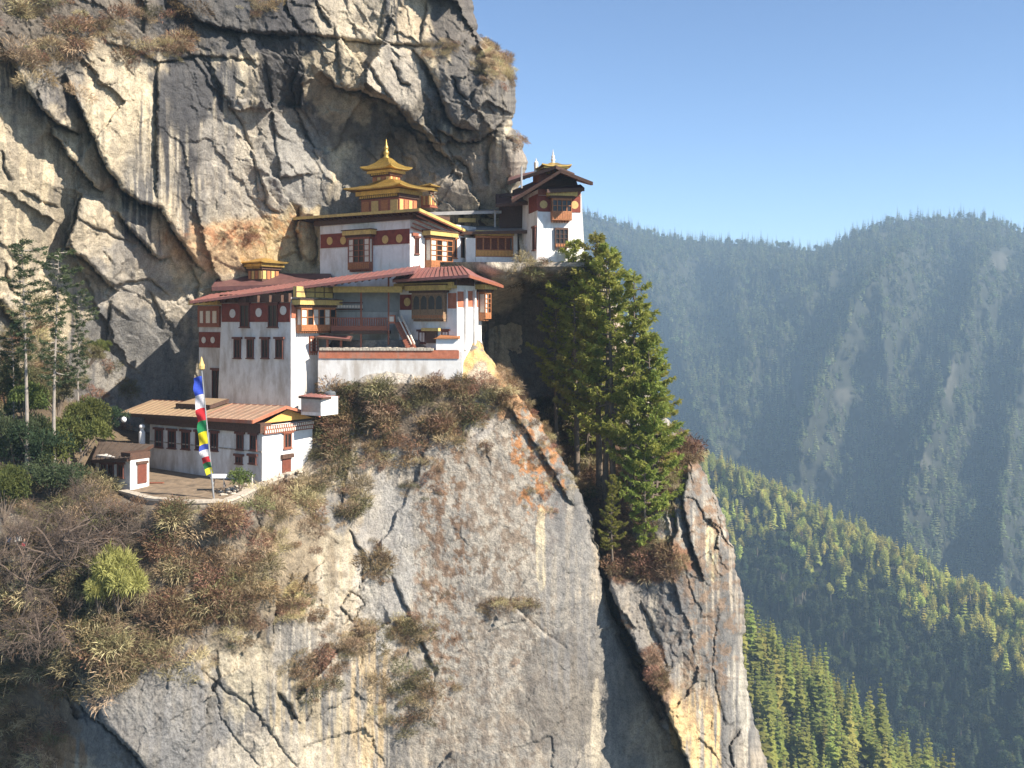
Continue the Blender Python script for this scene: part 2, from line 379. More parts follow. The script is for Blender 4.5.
def base_rock(X, Y, u, v, seed, a, b, mid=0.0):
    t = sstep(-.35+mid, .35+mid, fbm(u*.14, v*.10, 5, seed)+.35*fbm(u*.9, v*.22, 5, seed+5))
    C = np.zeros(X.shape+(3,))+np.array(a); C = lerp(C, b, t)
    C *= (1+.22*fbm(u*2.2, v*2.2, 4, seed+9))[..., None]
    return C
def patches(C, X, Y, u, v, L, seed, edge=.55):
    n = fbm(u*.6, v*.45, 5, seed); n2 = fbm(u*1.3, v*.07, 4, seed+3)
    for cx, cy, rx, ry, col, st, kind in L:
        m = blob(X, Y, cx, cy, rx, ry, .55)
        if kind == 's': k = sstep(.1,.5,m)*sstep(-.10, .12, n2+m*.25-.15)       # vertical streaks of water
        elif kind == 'L': k = sstep(.1, .5, m)*sstep(.0, .10, fbm(u*.75, v*.6, 6, seed+12, .72)+m*.16-.13)
        elif kind == 'l': k = m*sstep(-.02, .14, fbm(u*1.1, v*1.1, 5, seed+8, .65)+m*.2-.12)  # lichen specks
        else: k = sstep(.35, .65, m+n*edge)*np.clip(m*3, 0, 1)
        C = lerp(C, col, np.clip(k*st, 0, 1))
    return C
CREAM, TAN, GREY, DGREY, BLACK, ORNG, YEL, BRN = (.55,.46,.32), (.43,.345,.24), (.30,.29,.275), (.075,.073,.075), (.05,.048,.05), (.50,.25,.10), (.66,.50,.24), (.20,.125,.075)

# ---- upper cliff face behind the monastery
UX = [-80,0,60,120,180,240,300,360,420,470,520,570]; UY = [-60,0,60,120,180,240,300,360,420,500]
UT = [[103,107,111,115,119,123,126,130,133,134,139,146],
      [103,107,111,115,119,123,126,130,133,134,138,146],
      [104,108,112,116,120,124,127.5,131,133,133,136,146],
      [104,109,113,117,121,126,130.5,134.5,135.5,135,137,146],
      [105,110,115,119.5,124,129,133.5,136.5,137.5,138.5,139,147],
      [106,112,117,122,127,132.5,136.5,139,140.5,142,143,148],
      [106,114,120,127,133,136.5,138,140,142,143,143,148],
      [106,115,124,132,135.5,137,139,141,142,143,143,148],
      [106,115,127,132,135.5,137,139,141,142,143,143,148],
      [106,115,124,130,133,135,137,140,141,142,143,148]]
UE = [(-60,468),(0,474),(30,477),(40,484),(48,494),(60,507),(80,515),(100,517),(115,512),(128,509),(138,520),(150,526),(162,528),(175,524),(188,517),(200,515),(215,528),(240,545),(500,548)]
UL = [([(11,50),(24,84),(40,108),(58,124),(82,134)], 2.5, 1.0, 2.4, 26),
      ([(66,74),(78,102),(92,135),(105,165),(122,190),(142,204),(160,208),(180,240),(196,264),(206,272)], 2.5, 1.2, 2.7, 30),
      ([(50,130),(70,156),(86,176),(102,193)], 2, .8, 1.9, 22), ([(158,60),(157,120),(157,200)], 1, .4, .6, 20),
      ([(290,36),(250,33),(220,27),(195,19),(172,-4)], 1.5, .8, 1.5, 22), ([(103,42),(140,52),(158,62),(200,56),(262,60)], 1.0, .5, .4, 14),
      ([(200,58),(222,90),(245,130),(255,165),(258,200)], 1.0, .6, .22, 20), ([(266,60),(272,100),(275,150)], 1.1, .7, .35, 16),
      ([(430,44),(400,45),(360,42),(330,37),(262,32)], 1.2, .9, .7, 18), ([(413,48),(430,70),(440,96),(447,118),(458,127),(480,132)], 2.2, 1.4, 1.6, 26),
      ([(456,164),(440,152),(424,133),(413,128),(397,105),(375,97),(361,91),(337,88),(322,70)], 2, .8, 2.6, 26),
      ([(300,60),(292,90),(300,118),(318,160)], 1.2, .6, .6, 20), ([(335,28),(338,60),(342,88)], 1.1, .6, .4, 16), ([(366,60),(378,80),(392,100)], 1.2, .6, .4, 14),
      ([(392,60),(402,84),(410,86)], 2.0, 1.1, .4, 12), ([(453,75),(460,92),(468,100)], 2.2, 1.2, .6, 12), ([(385,0),(382,22),(378,40)], 1.2, .5, .35, 16), ([(428,0),(424,22),(420,40)], 1.2, .6, .5, 18),
      ([(285,0),(292,18),(298,30)], 1.6, .8, .5, 16), ([(315,0),(324,16),(332,28)], 1.6, .8, .5, 16), ([(506,120),(480,140),(460,142),(436,128)], 1.6, .7, 1.4, 20),
      ([(494,136),(488,156),(490,185)], 2.5, 1.2, .7, 14), ([(452,158),(468,166),(474,186)], 2.5, 1.3, .5, 12), ([(448,178),(456,168),(462,180)], 2.2, 1.0, .2, 8),
      ([(82,192),(76,222),(66,246),(84,258),(100,276),(118,292)], 2, .9, 2.4, 26), ([(116,210),(130,230),(146,246),(160,260),(172,256)], 2, 1.0, 1.5, 20),
      ([(78,220),(96,227),(110,234),(140,246)], 1.0, .5, .3, 12), ([(106,288),(130,282),(150,280),(170,296)], 1.0, .5, .4, 14), ([(8,262),(6,276),(12,292)], 1.4, .8, .4, 12), ([(2,150),(6,172),(12,182)], 1.2, .6, .3, 12),
      ([(0,300),(14,320),(24,336)], 2.5, 1.6, 1.5, 18), ([(255,165),(262,178),(268,208),(280,214)], 1.0, .7, .3, 16), ([(300,205),(296,230),(302,262)], 2.5, 1.5, .8, 14), ([(312,214),(318,240),(316,270)], 2.5, 1.4, .6, 14),
      ([(190,262),(200,285),(196,300)], 1.4, .8, .5, 14), ([(20,190),(40,200),(60,208)], 1.0, .5, .3, 12), ([(150,290),(160,312),(164,330)], 1.0, .6, .4, 12), ([(112,300),(108,330),(104,348)], 1.3, .8, .5, 14)]
def u_depth(X, Y): return lattice(UX, UY, UT, X, Y)
def u_relief(X, Y, u, v):
    k = .55+.85*blob(X, Y, 390, 120, 130, 110)+.3*blob(X, Y, 60, 60, 150, 90)
    h = craggy(u, v, 101, .85, .62, .30, .5, .55, .5)*k+lines(X, Y, u, v, UL)
    h += 2.0*blob(X, Y, 478, 92, 44, 42, .9)+1.6*blob(X, Y, 452, 175, 34, 26, .9)+1.8*blob(X, Y, 517, 152, 14, 24, .9)-1.8*blob(X, Y, 395, 148, 60, 26, .9)-1.2*blob(X, Y, 300, 115, 26, 30, .9)
    return h
def u_colour(X, Y, u, v):
    C = base_rock(X, Y, u, v, 201, CREAM, (.25,.23,.195), .05)
    C = streaks(C, u, v, 261, (.085,.083,.085), (.62,.55,.43), .9)
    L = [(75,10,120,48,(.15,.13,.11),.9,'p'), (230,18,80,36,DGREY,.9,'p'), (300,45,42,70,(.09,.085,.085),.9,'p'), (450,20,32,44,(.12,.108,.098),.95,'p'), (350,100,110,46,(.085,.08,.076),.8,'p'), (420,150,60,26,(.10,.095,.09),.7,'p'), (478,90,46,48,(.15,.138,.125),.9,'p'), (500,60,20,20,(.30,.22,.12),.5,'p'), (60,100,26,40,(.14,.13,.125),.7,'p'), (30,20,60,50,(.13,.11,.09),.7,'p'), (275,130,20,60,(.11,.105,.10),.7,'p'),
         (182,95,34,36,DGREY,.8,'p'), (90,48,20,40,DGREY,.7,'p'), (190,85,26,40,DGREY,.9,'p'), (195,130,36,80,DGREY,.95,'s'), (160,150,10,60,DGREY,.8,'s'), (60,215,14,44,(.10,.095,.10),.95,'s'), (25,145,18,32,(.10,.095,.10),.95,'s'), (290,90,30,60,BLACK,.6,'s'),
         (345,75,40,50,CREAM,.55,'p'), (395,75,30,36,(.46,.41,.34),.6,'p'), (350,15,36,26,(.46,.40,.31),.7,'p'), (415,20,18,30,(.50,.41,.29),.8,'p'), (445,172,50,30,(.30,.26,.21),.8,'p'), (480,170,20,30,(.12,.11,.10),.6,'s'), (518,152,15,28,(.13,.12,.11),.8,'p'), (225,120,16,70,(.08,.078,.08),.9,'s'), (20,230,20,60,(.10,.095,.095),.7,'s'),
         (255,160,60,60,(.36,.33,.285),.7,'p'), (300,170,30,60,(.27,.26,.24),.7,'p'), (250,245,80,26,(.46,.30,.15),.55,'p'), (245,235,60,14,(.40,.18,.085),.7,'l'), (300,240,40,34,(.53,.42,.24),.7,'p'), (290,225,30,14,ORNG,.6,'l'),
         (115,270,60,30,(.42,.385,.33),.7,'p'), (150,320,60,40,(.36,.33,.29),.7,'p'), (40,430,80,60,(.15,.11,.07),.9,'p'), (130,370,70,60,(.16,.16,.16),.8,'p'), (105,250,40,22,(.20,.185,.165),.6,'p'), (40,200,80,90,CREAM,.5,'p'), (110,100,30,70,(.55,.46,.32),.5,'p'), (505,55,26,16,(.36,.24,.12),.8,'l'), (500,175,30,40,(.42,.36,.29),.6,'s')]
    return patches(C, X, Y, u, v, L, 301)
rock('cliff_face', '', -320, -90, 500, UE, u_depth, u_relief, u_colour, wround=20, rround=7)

# ---- the promontory that carries the monastery
QX = [-80,0,60,120,180,240,300,360,420,480,540,600,660,720]; QY = [340,380,420,460,490,510,540,580,640,700,768,840]
QT = [[150,150,150,150,150,140,128,121,119.5,119,121,124,126,128],
      [140,145,145,145,145,136,122,116.3,115.6,116,118,122,125,127],
      [108,112,118,135,138,132,119,115,114,114.5,116,120,124,126],
      [101,104,108,118,124,123,114,113,112.5,113,114.5,118,122,125],
      [100,101,103,107,111,111,109.5,111.3,111.3,112,113.5,116.5,120,124],
      [98,99,100,98.6,97.2,98.2,105.5,109.8,110.3,111,113,116,119,123],
      [97,97,97.5,97,96.5,98.2,104,108.5,109.5,110,112,115,118,122],
      [96,95.5,95.5,95,95.5,98,102.5,107,108.5,109,111,114,117,121],
      [96,96,94,93,94.5,97,101,105.5,107,107.5,109.5,112.5,116,120],
      [98,98,94,92,94,96.5,100,104,105.5,106,108,111,114.5,119],
      [101,101,96,91.5,93.5,96,99,102.5,104,104.5,106.5,109.5,113,118],
      [103,103,97,91,93,95.5,98,101,102.5,103,105,108,112,117]]
QE = [(340,484),(352,488),(370,498),(385,510),(400,520),(430,543),(460,563),(490,580),(520,592),(560,600),(600,606),(640,622),(680,642),(720,662),(768,692),(840,730)]
QL = [([(63,684),(86,712),(110,730),(134,754),(148,772)], 1.5, .8, 1.5, 22), ([(62,690),(80,680),(92,692),(100,722)], 1.8, 1.1, .9, 14),
      ([(392,575),(402,600),(414,625),(426,652),(436,676)], .9, .45, .3, 16), ([(254,506),(266,552),(276,600),(272,648)], 1.2, .5, -1.0, 16),
      ([(340,606),(352,592),(364,604),(352,620),(340,606)], 1.0, .6, .4, 6), ([(278,692),(290,706),(300,724)], 1.3, .7, .4, 12),
      ([(198,668),(226,690),(250,706),(276,740),(300,772)], .8, .4, .12, 14), ([(215,690),(222,720),(240,745),(262,768)], .7, .3, .06, 12),
      ([(296,700),(318,676),(336,655),(362,640),(392,622)], 1.5, .5, -1.2, 18), ([(350,530),(366,560),(360,590)], .9, .5, .35, 14),
      ([(486,604),(512,606),(534,624),(566,650)], 1.5, .2, -.7, 16),
      ([(500,395),(526,430),(552,470),(574,506)], 1.0, .3, .6, 12), ([(350,440),(346,480),(340,520)], 1.2, .5, .4, 16),
]
def q_depth(X, Y): return lattice(QX, QY, QT, X, Y)
def q_relief(X, Y, u, v):
    k = .40+.6*blob(X, Y, 260, 650, 130, 110)-.22*blob(X, Y, 510, 540, 90, 170)+.5*blob(X, Y, 60, 660, 120, 120)+.3*blob(X, Y, 420, 420, 90, 60)
    top = sstep(345, 400, Y)
    h = craggy(u, v, 401, .5, .36, .18, .45, -.5, .5)*k*(.3+.7*top)+lines(X, Y, u, v, QL)
    h += .10*fbm(u*1.6, v*1.1, 5, 431, .6)
    h -= 3.0*blob(X, Y, 40, 720, 40, 60, .8)
    return h
def q_colour(X, Y, u, v):
    C = base_rock(X, Y, u, v, 501, (.43,.36,.265), (.20,.188,.17), -.04)
    C = streaks(C, u, v, 561, (.115,.112,.11), (.52,.47,.38), .85)
    L = [(500,520,100,180,(.225,.208,.182),.7,'p'), (520,700,130,120,(.24,.22,.19),.6,'p'), (480,560,110,210,(.40,.36,.30),.65,'l'), (495,500,66,74,(.155,.10,.062),.6,'L'), (490,680,80,110,(.15,.105,.07),.45,'L'), (440,560,24,150,(.18,.105,.06),.65,'L'), (560,690,40,60,(.12,.11,.10),.6,'p'), (570,480,20,60,(.10,.098,.095),.6,'s'),
         (540,450,26,64,(.42,.19,.07),.85,'L'), (505,395,18,26,(.48,.25,.10),.7,'p'), (541,550,5,46,(.60,.51,.34),.8,'p'), (596,740,5,60,(.52,.45,.33),.5,'p'), (567,580,30,110,(.20,.195,.19),.6,'s'),
         (300,570,60,50,(.47,.40,.28),.7,'p'), (294,600,12,18,(.68,.56,.22),.85,'p'), (345,620,40,60,(.50,.44,.35),.6,'s'), (385,560,30,90,(.35,.335,.31),.7,'p'), (370,700,18,70,(.50,.36,.18),.55,'s'), (300,730,40,60,(.46,.37,.22),.5,'s'), (235,670,36,50,(.45,.39,.28),.6,'p'),
         (150,715,80,70,(.17,.165,.158),.85,'p'), (190,740,40,60,(.22,.215,.21),.6,'s'), (270,760,60,30,(.46,.41,.33),.6,'p'), (30,700,50,80,(.17,.125,.085),.8,'p'), (45,755,40,20,(.30,.16,.06),.6,'s'),
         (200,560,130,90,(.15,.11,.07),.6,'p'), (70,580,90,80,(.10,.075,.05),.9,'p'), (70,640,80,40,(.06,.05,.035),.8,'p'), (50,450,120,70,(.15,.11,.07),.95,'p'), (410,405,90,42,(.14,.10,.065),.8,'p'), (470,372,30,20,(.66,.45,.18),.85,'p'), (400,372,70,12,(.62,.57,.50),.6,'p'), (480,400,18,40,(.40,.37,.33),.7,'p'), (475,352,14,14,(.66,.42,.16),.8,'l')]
    return patches(C, X, Y, u, v, L, 601)
rock('rock_promontory', '', -320, 340, 860, QE, q_depth, q_relief, q_colour, wround=9, rround=2.5, back=26)

# ---- the buttress under the tower with its gully and wooded ledge
BX = [440,500,540,580,620,660,700,740,800]; BY = [262,275,300,360,420,460,500,540,580,640,700,768,840]
BT = [[127,126,125.5,126,128,132,136,140,145],
      [131,130,127.5,127.5,128,132,136,140,145],
      [138,141,139,133,130,132,135,140,145],
      [138,143,143,137,132,131,133,138,145],
      [135,139,141,136,130,128,129,134,142],
      [131,133,134,130.5,126,123,122,127,138],
      [127,128,128,126.5,122,119,119,123,134],
      [126,126.5,125.5,123.5,118.5,116.5,117,120,130],
      [127,127,126,123,116,115,115.5,118,128],
      [127,127,127,126,116,113.5,114,116.5,126],
      [127,127,127,127,121,113,113,115.5,124],
      [127,127,127,127,126,115,112.5,115,122],
      [127,127,127,127,127,122,112,114,120]]
BE = [(262,604),(275,608),(300,616),(360,634),(400,652),(428,672),(446,690),(470,702),(500,718),(540,731),(580,740),(610,745),(650,742),(690,748),(730,756),(768,768),(840,800)]
BL = [([(606,560),(610,590),(624,624),(640,655),(660,692),(678,738),(692,775),(710,840)], 2, 1.0, 5.0, 18),
      ([(690,452),(682,500),(692,545),(704,582)], 1.1, .5, .9, 16), ([(700,462),(714,500),(728,548)], .9, .3, .3, 14), ([(640,600),(656,630),(668,668)], 1.0, .3, .4, 14), ([(720,600),(712,660),(722,720)], .8, .2, .15, 14), ([(672,486),(676,530),(662,560)], 1.3, .6, .7, 14), ([(742,730),(730,745),(734,768)], 1.3, .7, .4, 10),
      ([(500,340),(516,370),(530,400),(545,420)], 2.5, .8, 2.2, 16), ([(562,300),(570,350),(566,420)], 2, .8, .8, 14), ([(596,290),(604,340),(612,380)], 2, .8, .8, 14)]
def b_depth(X, Y): return lattice(BX, BY, BT, X, Y)
def b_relief(X, Y, u, v):
    h = craggy(u, v, 701, .6, .4, .18, .5, .3, .5)*(.45+.55*sstep(262, 285, Y))+lines(X, Y, u, v, BL)
    h += 8*blob(X, Y, 492, 286, 24, 26, .9)+2.0*blob(X, Y, 690, 600, 40, 90, 1)
    return h
def b_colour(X, Y, u, v):
    C = base_rock(X, Y, u, v, 801, (.35,.30,.235), (.20,.19,.175), -.02)
    C = streaks(C, u, v, 861, (.115,.112,.11), (.52,.47,.38), .85)
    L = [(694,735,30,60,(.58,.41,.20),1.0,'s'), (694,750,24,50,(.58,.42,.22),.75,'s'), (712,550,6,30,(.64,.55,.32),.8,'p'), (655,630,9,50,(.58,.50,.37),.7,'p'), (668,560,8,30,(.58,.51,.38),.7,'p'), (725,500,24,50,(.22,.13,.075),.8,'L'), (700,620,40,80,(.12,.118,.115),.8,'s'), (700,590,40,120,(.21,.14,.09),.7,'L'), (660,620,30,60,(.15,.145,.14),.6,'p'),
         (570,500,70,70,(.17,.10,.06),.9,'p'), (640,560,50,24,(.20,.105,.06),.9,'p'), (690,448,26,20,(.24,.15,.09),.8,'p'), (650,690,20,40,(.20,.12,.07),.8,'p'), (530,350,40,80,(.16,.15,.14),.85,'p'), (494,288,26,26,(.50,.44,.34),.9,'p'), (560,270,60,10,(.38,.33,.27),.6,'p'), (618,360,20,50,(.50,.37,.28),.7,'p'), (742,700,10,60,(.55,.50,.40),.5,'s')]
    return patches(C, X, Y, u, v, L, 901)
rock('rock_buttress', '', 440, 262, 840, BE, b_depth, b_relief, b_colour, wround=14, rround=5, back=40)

# ------------------------------------------------------------------ far mountain, forested ridge, near spur, valley floor
TR = {}
def slope(name, x0, x1, crest, ydown, depth, relief, step=3.0):
    xs = np.arange(x0, x1+.1, step); cr = interp(xs, crest); nr = int(ydown/step)
    t = np.linspace(0, 1, nr)[:, None]; X = np.repeat(xs[None, :], nr, 0); Y = cr[None, :]+t*ydown
    D = depth(X, Y, Y-cr[None, :])-relief(X, Y)
    pos = np.stack([(X-512)/F*D, D, (320-Y)/F*D], -1)
    nb = 14; k = (np.arange(nb, 0, -1)/nb)[:, None]            # the far side beyond the crest
    top = pos[0][None]+np.stack([0*k+0*X[:nb]*0, k*700+0*X[:nb]*0, -(k**1.4)*420+0*X[:nb]*0], -1)
    pos = np.concatenate([top, pos], 0); n, m = pos.shape[:2]; I = np.arange(n*m).reshape(n, m)
    faces = np.stack([I[:-1, :-1], I[1:, :-1], I[1:, 1:], I[:-1, 1:]], -1).reshape(-1, 4)
    TR[name] = (pos, nb, X, Y)
    return pos, faces
def finish(name, pos, faces, mat, col=None):
    o = link(name, np_mesh(name, pos.reshape(-1, 3), faces, mat, True, col)); o['kind'] = 'structure'; return o
FC = [(440,206),(500,208),(560,211),(580,214),(610,222),(640,232),(680,240),(720,243),(760,245),(800,250),(822,251),(840,243),(870,229),(900,222),(930,219),(970,218),(1000,223),(1024,234),(1060,248),(1160,280)]
SP = [([(930,220),(890,262),(856,300),(838,350),(815,400),(800,450)], 150, 30), ([(980,225),(975,300),(950,370),(930,430),(905,520)], 130, 32), ([(880,300),(885,360),(890,420)], 60, 20), ([(620,222),(650,290),(680,360),(700,420)], 110, 34), ([(720,244),(735,290),(742,340)], 60, 20), ([(1040,240),(1030,330),(1010,430),(1000,540)], 120, 30), ([(860,232),(840,260),(800,310)], 60, 18), ([(770,246),(775,280)], 40, 14)]
def f_depth(X, Y, dy):
    return 2750-1050*np.clip(dy/330, 0, 2)**.9+380*sstep(860, 700, X+(Y-245)*.75)
def f_relief(X, Y):
    h = np.zeros_like(X)
    for pts, a, wd in SP:
        d, s, t = polydist(X, Y, pts); h += a*np.exp(-np.abs(d)/np.where(s > 0, wd*.45, wd*1.6))*np.clip(t*5, .15, 1)*1.9
    q = sstep(0, 26, Y-interp(X.ravel(), FC).reshape(X.shape))
    return h*q+(fbm(X*.012, Y*.010, 5, 1201)*110+fbm(X*.035, Y*.02, 4, 1210, .5, True)*70)*q
pos, fa = slope('mountain', 440, 1160, FC, 440, f_depth, f_relief)
# bare pale crags on the far slope
def crag_mask(X, Y):
    m = np.zeros_like(X)
    for cx, cy, rx, ry in ((800,390,5,26),(885,385,4,16),(884,238,4,7),(925,465,7,12),(838,408,7,12),(870,370,9,14),(950,380,8,22),(1000,262,10,10),(845,395,12,8)):
        m = np.maximum(m, blob(X, Y, cx, cy, rx, ry, .5))
    return m
M['mountainside'] = mat_rock(); M['mountainside'].name = 'mountainside'
Xf, Yf = TR['mountain'][2], TR['mountain'][3]; nb = TR['mountain'][1]
mk = sstep(.3, .7, crag_mask(Xf, Yf)+.9*fbm(Xf*.15, Yf*.09, 5, 3)-.12); mk = np.concatenate([np.zeros((nb, mk.shape[1])), mk], 0)
cf = lerp(np.zeros(mk.shape+(3,))+np.array((.024,.026,.015)), (.065,.062,.045), mk)
finish('mountain', pos, fa, M['mountainside'], cf.reshape(-1, 3))
NC = [(560,398),(600,418),(660,446),(690,458),(720,474),(760,492),(800,512),(830,527),(870,548),(900,564),(940,586),(980,604),(1024,622),(1100,660),(1180,700)]
def n_depth(X, Y, dy):
    dc = np.interp(X, [560,690,1024,1180], [1420,1240,930,820]); return dc*(1-.22*np.clip(dy/250, 0, 2)**.85)
def n_relief(X, Y): return fbm(X*.014, Y*.012, 5, 1301)*26+fbm(X*.03+Y*.02, Y*.012-X*.008, 4, 1310, .5, True)*14
pos, fa = slope('ridge', 560, 1180, NC, 330, n_depth, n_relief); finish('ridge', pos, fa, M['forestfloor'])
SCR = [(620,600),(700,622),(745,650),(780,676),(820,706),(860,738),(900,772),(940,806),(1000,870),(1060,930)]
def s_depth(X, Y, dy):
    dc = np.interp(X, [620,740,940,1060], [560,520,470,440]); return dc*(1-.20*np.clip(dy/150, 0, 2)**.9)
def s_relief(X, Y): return fbm(X*.03, Y*.03, 4, 1401)*7
pos, fa = slope('spur', 620, 1060, SCR, 220, s_depth, s_relief); finish('spur', pos, fa, M['forestfloor'])
g = MB(); g.poly([(-2500,-300,-900),(2500,-300,-900),(2500,4400,-900),(-2500,4400,-900)]); go = g.build('ground', M['forestfloor']); go['kind'] = 'structure'

# ------------------------------------------------------------------ building kit
def wall(fl, fr, parent, px0, px1, y_bot, y_top, mat, back=None, bat=.0, name='wall'):
    """a block whose near corner is the meeting of facades fl (running left) and fr (running right)"""
    u1 = fl.uz(px0, 320)[0]; v1 = fr.uz(px1, 320)[0] if back is None else back
    zb = fl.uz(fl_px(fl), y_bot)[1]; zt = fl.uz(fl_px(fl), y_top)[1]
    a, b = fl.t, fr.t
    def c(u, v, z): p = fl.O+a*u+b*v; return (p.x, p.y, z)
    m = MB(); m.hexa([c(-bat,-bat,zb), c(u1+bat,-bat,zb), c(u1+bat,v1,zb), c(-bat,v1,zb), c(0,0,zt), c(u1,0,zt), c(u1,v1,zt), c(0,v1,zt)])
    return m.build(name, mat, parent), u1, v1, zb, zt
def fl_px(f): return f.O.x/f.O.y*F+512
def slot_window(fc, parent, px0, y0, px1, y1, lintel=True, mats=None):
    u0, u1, z0, z1 = fc.rect(px0, y0, px1, y1); w = u1-u0; t = min(.12, w*.13)
    m = MB()
    for a, b, c, d in ((u0,u0+t,z0,z1),(u1-t,u1,z0,z1),(u0+t,u1-t,z1-t,z1),(u0+t,u1-t,z0,z0+t)): m.box(fc, a, b, c, d, -.02, .14)
    m.box(fc, (u0+u1)/2-.04, (u0+u1)/2+.04, z0+t, z1-t, -.02, .09)
    if lintel: m.box(fc, u0-.22, u1+.22, z1+.002, z1+.24, -.02, .24); m.box(fc, u0-.1, u1+.1, z0-.12, z0-.002, -.02, .22)
    o = m.build('window', mats or M['slotwood'], parent)
    p = MB(); p.box(fc, u0+t, u1-t, z0+t, z1-t, -.03, .03); p.build('pane', M['dark'], o)
    return o
def discs(fc, parent, pts, r, mat, name='disc'):
    for px, py in pts:
        u, z = fc.uz(px, py); m = MB()
        c0 = [fc.W(u+r*math.cos(t), z+r*math.sin(t), .03) for t in np.linspace(0, 2*math.pi, 19)[:-1]]; c1 = [c+fc.n*.05 for c in c0]
        m.poly(c1); 
        for k in range(18): m.poly([c0[k], c0[(k+1)%18], c1[(k+1)%18], c1[k]])
        m.build(name, mat, parent)
def band(fc, parent, px0, y0, px1, y1, mat, o=.025, name='painted_band', dent=None):
    u0, u1, z0, z1 = fc.rect(px0, y0, px1, y1); m = MB(); m.box(fc, u0, u1, z0, z1, -.02, o)
    if dent:
        n = int((u1-u0)/.32)
        for k in range(n): m.box(fc, u0+(k+.2)*(u1-u0)/n, u0+(k+.7)*(u1-u0)/n, z0-.14, z0-.002, -.02, o+.04, 1)
    return m.build(name, [mat, M['paper']] if dent else mat, parent)
def bay(fc, parent, px0, y0, px1, y1, cols=4, rows=4, out=.8, style='lattice', cornice=True, wood='redwood', tray=.24, sill=True):
    """projecting timber bay window: box, panes, lattice, tray below and yellow cornice above"""
    u0, u1, z0, z1 = fc.rect(px0, y0, px1, y1); H = z1-z0; zt = z0+H*tray
    m = MB(); m.box(fc, u0, u1, z0+.02, zt, .0, out); m.box(fc, u0, u1, z1-.25, z1, .0, out)
    for k in range(int((u1-u0)/.34)+1):                        # brackets under the tray
        uu = u0+.1+k*.34
        if uu < u1-.1: m.box(fc, uu-.06, uu+.06, z0-.22, z0+.02, 0, out*.8)
    st = .10
    for k in range(cols+1):
        uu = u0+st/2+(u1-u0-st)*k/cols; m.box(fc, uu-st/2, uu+st/2, zt, z1-.25, out-.14, out)
    for k in range(1, rows):
        zz = zt+(z1-.25-zt)*k/rows; m.box(fc, u0+st, u1-st, zz-st*.4, zz+st*.4, out-.12, out-.02)
    for uu in (u0, u1-st):                                     # side frames
        m.box(fc, uu, uu+st, zt, z1-.25, .0, .12)
    o = m.build('bay_window', M[wood], parent)
    pb = MB(); n = cols
    for k in range(n):
        a, b = u0+st+(u1-u0-2*st)*k/n, u0+st+(u1-u0-2*st)*(k+1)/n
        dk = {'lattice': (k % 2 == 1), 'dark': True, 'arch': True, 'mid': (0 < k < n-1)}[style]
        if style == 'arch':
            mb = [(a+(b-a)*.12, zt+.1)]; 
            r = (b-a)*.38; cx = (a+b)/2; cz = z1-.45-r
            pts = [(cx-r, zt+H*.18), (cx+r, zt+H*.18)]+[(cx+r*math.cos(t), cz+r*1.25*math.sin(t)) for t in np.linspace(0, math.pi, 9)]
            pb.poly([fc.W(x, z, out-.05) for x, z in pts], 0); pb.box(fc, a, b, zt, z1-.27, .1, out-.10, 2)
        else: pb.box(fc, a+.002, b-.002, zt, z1-.27, .1, out-.13, 0 if dk else 1)
    pb.build('panes', [M['dark'], M['paper'], M[wood]], o)
    tb = MB()
    nn = max(3, int((u1-u0)/.30))
    for k in range(nn): tb.box(fc, u0+(k+.15)*(u1-u0)/nn, u0+(k+.85)*(u1-u0)/nn, z0+.15, zt-.12, out, out+.035)
    tb.build('carved_tray', M['orangewood'], o)
    if cornice:
        c = MB(); c.box(fc, u0-.35, u1+.35, z1+.003, z1+.28, 0, out+.12, 1)
        n2 = int((u1-u0+.7)/.36)
        for k in range(n2): c.box(fc, u0-.35+(k+.2)*(u1-u0+.7)/n2, u0-.35+(k+.75)*(u1-u0+.7)/n2, z1+.10, z1+.26, out+.12, out+.2, 1)
        c.box(fc, u0-.6, u1+.6, z1+.285, z1+.85, 0, out+.4, 0); c.box(fc, u0-.7, u1+.7, z1+.853, z1+.97, 0, out+.52, 1)
        c.build('cornice', [M['fascia'], M['wood']], o)
    return o
def slabroof(parent, pts, th, mats, name='roof', edge=.16, rafters=0, seams=0):
    """roof sheet given by near-left, near-right, far-right, far-left corners, with an edge board and rafters underneath"""
    A, B, C_, D = [Vector(p) for p in pts]; m = MB(); m.slab((A, B, C_, D), th, 0)
    up = Vector((0,0,1))
    if seams:
        for k in range(seams+1):
            f = k/seams; p, q = A.lerp(B, f), D.lerp(C_, f); s = (B-A).normalized()*.05
            m.hexa([p-s+up*.002, p+s+up*.002, q+s+up*.002, q-s+up*.002, p-s+up*.07, p+s+up*.07, q+s+up*.07, q-s+up*.07], 0)
    o = m.build(name, mats[0], parent)
    if rafters:
        r = MB()
        for k in range(rafters):
            f = (k+.5)/rafters; p, q = A.lerp(B, f)-up*(th+.03), D.lerp(C_, f)-up*(th+.03); s = (B-A).normalized()*.09; p = p.lerp(q, .02)
            r.hexa([p-s-up*.2, p+s-up*.2, q+s-up*.2, q-s-up*.2, p-s, p+s, q+s, q-s])
        r.build('rafters', mats[1], o)
    e = MB()
    for p, q in ((A,B),(B,C_),(D,A)):
        dv = (q-p).normalized(); n = dv.cross(up).normalized()*.07
        e.hexa([p-n-up*(th+edge), q-n-up*(th+edge), q+n-up*(th+edge), p+n-up*(th+edge), p-n+up*.03, q-n+up*.03, q+n+up*.03, p+n+up*.03])
    e.build('edge_board', mats[2] if len(mats) > 2 else mats[1], o)
    return o
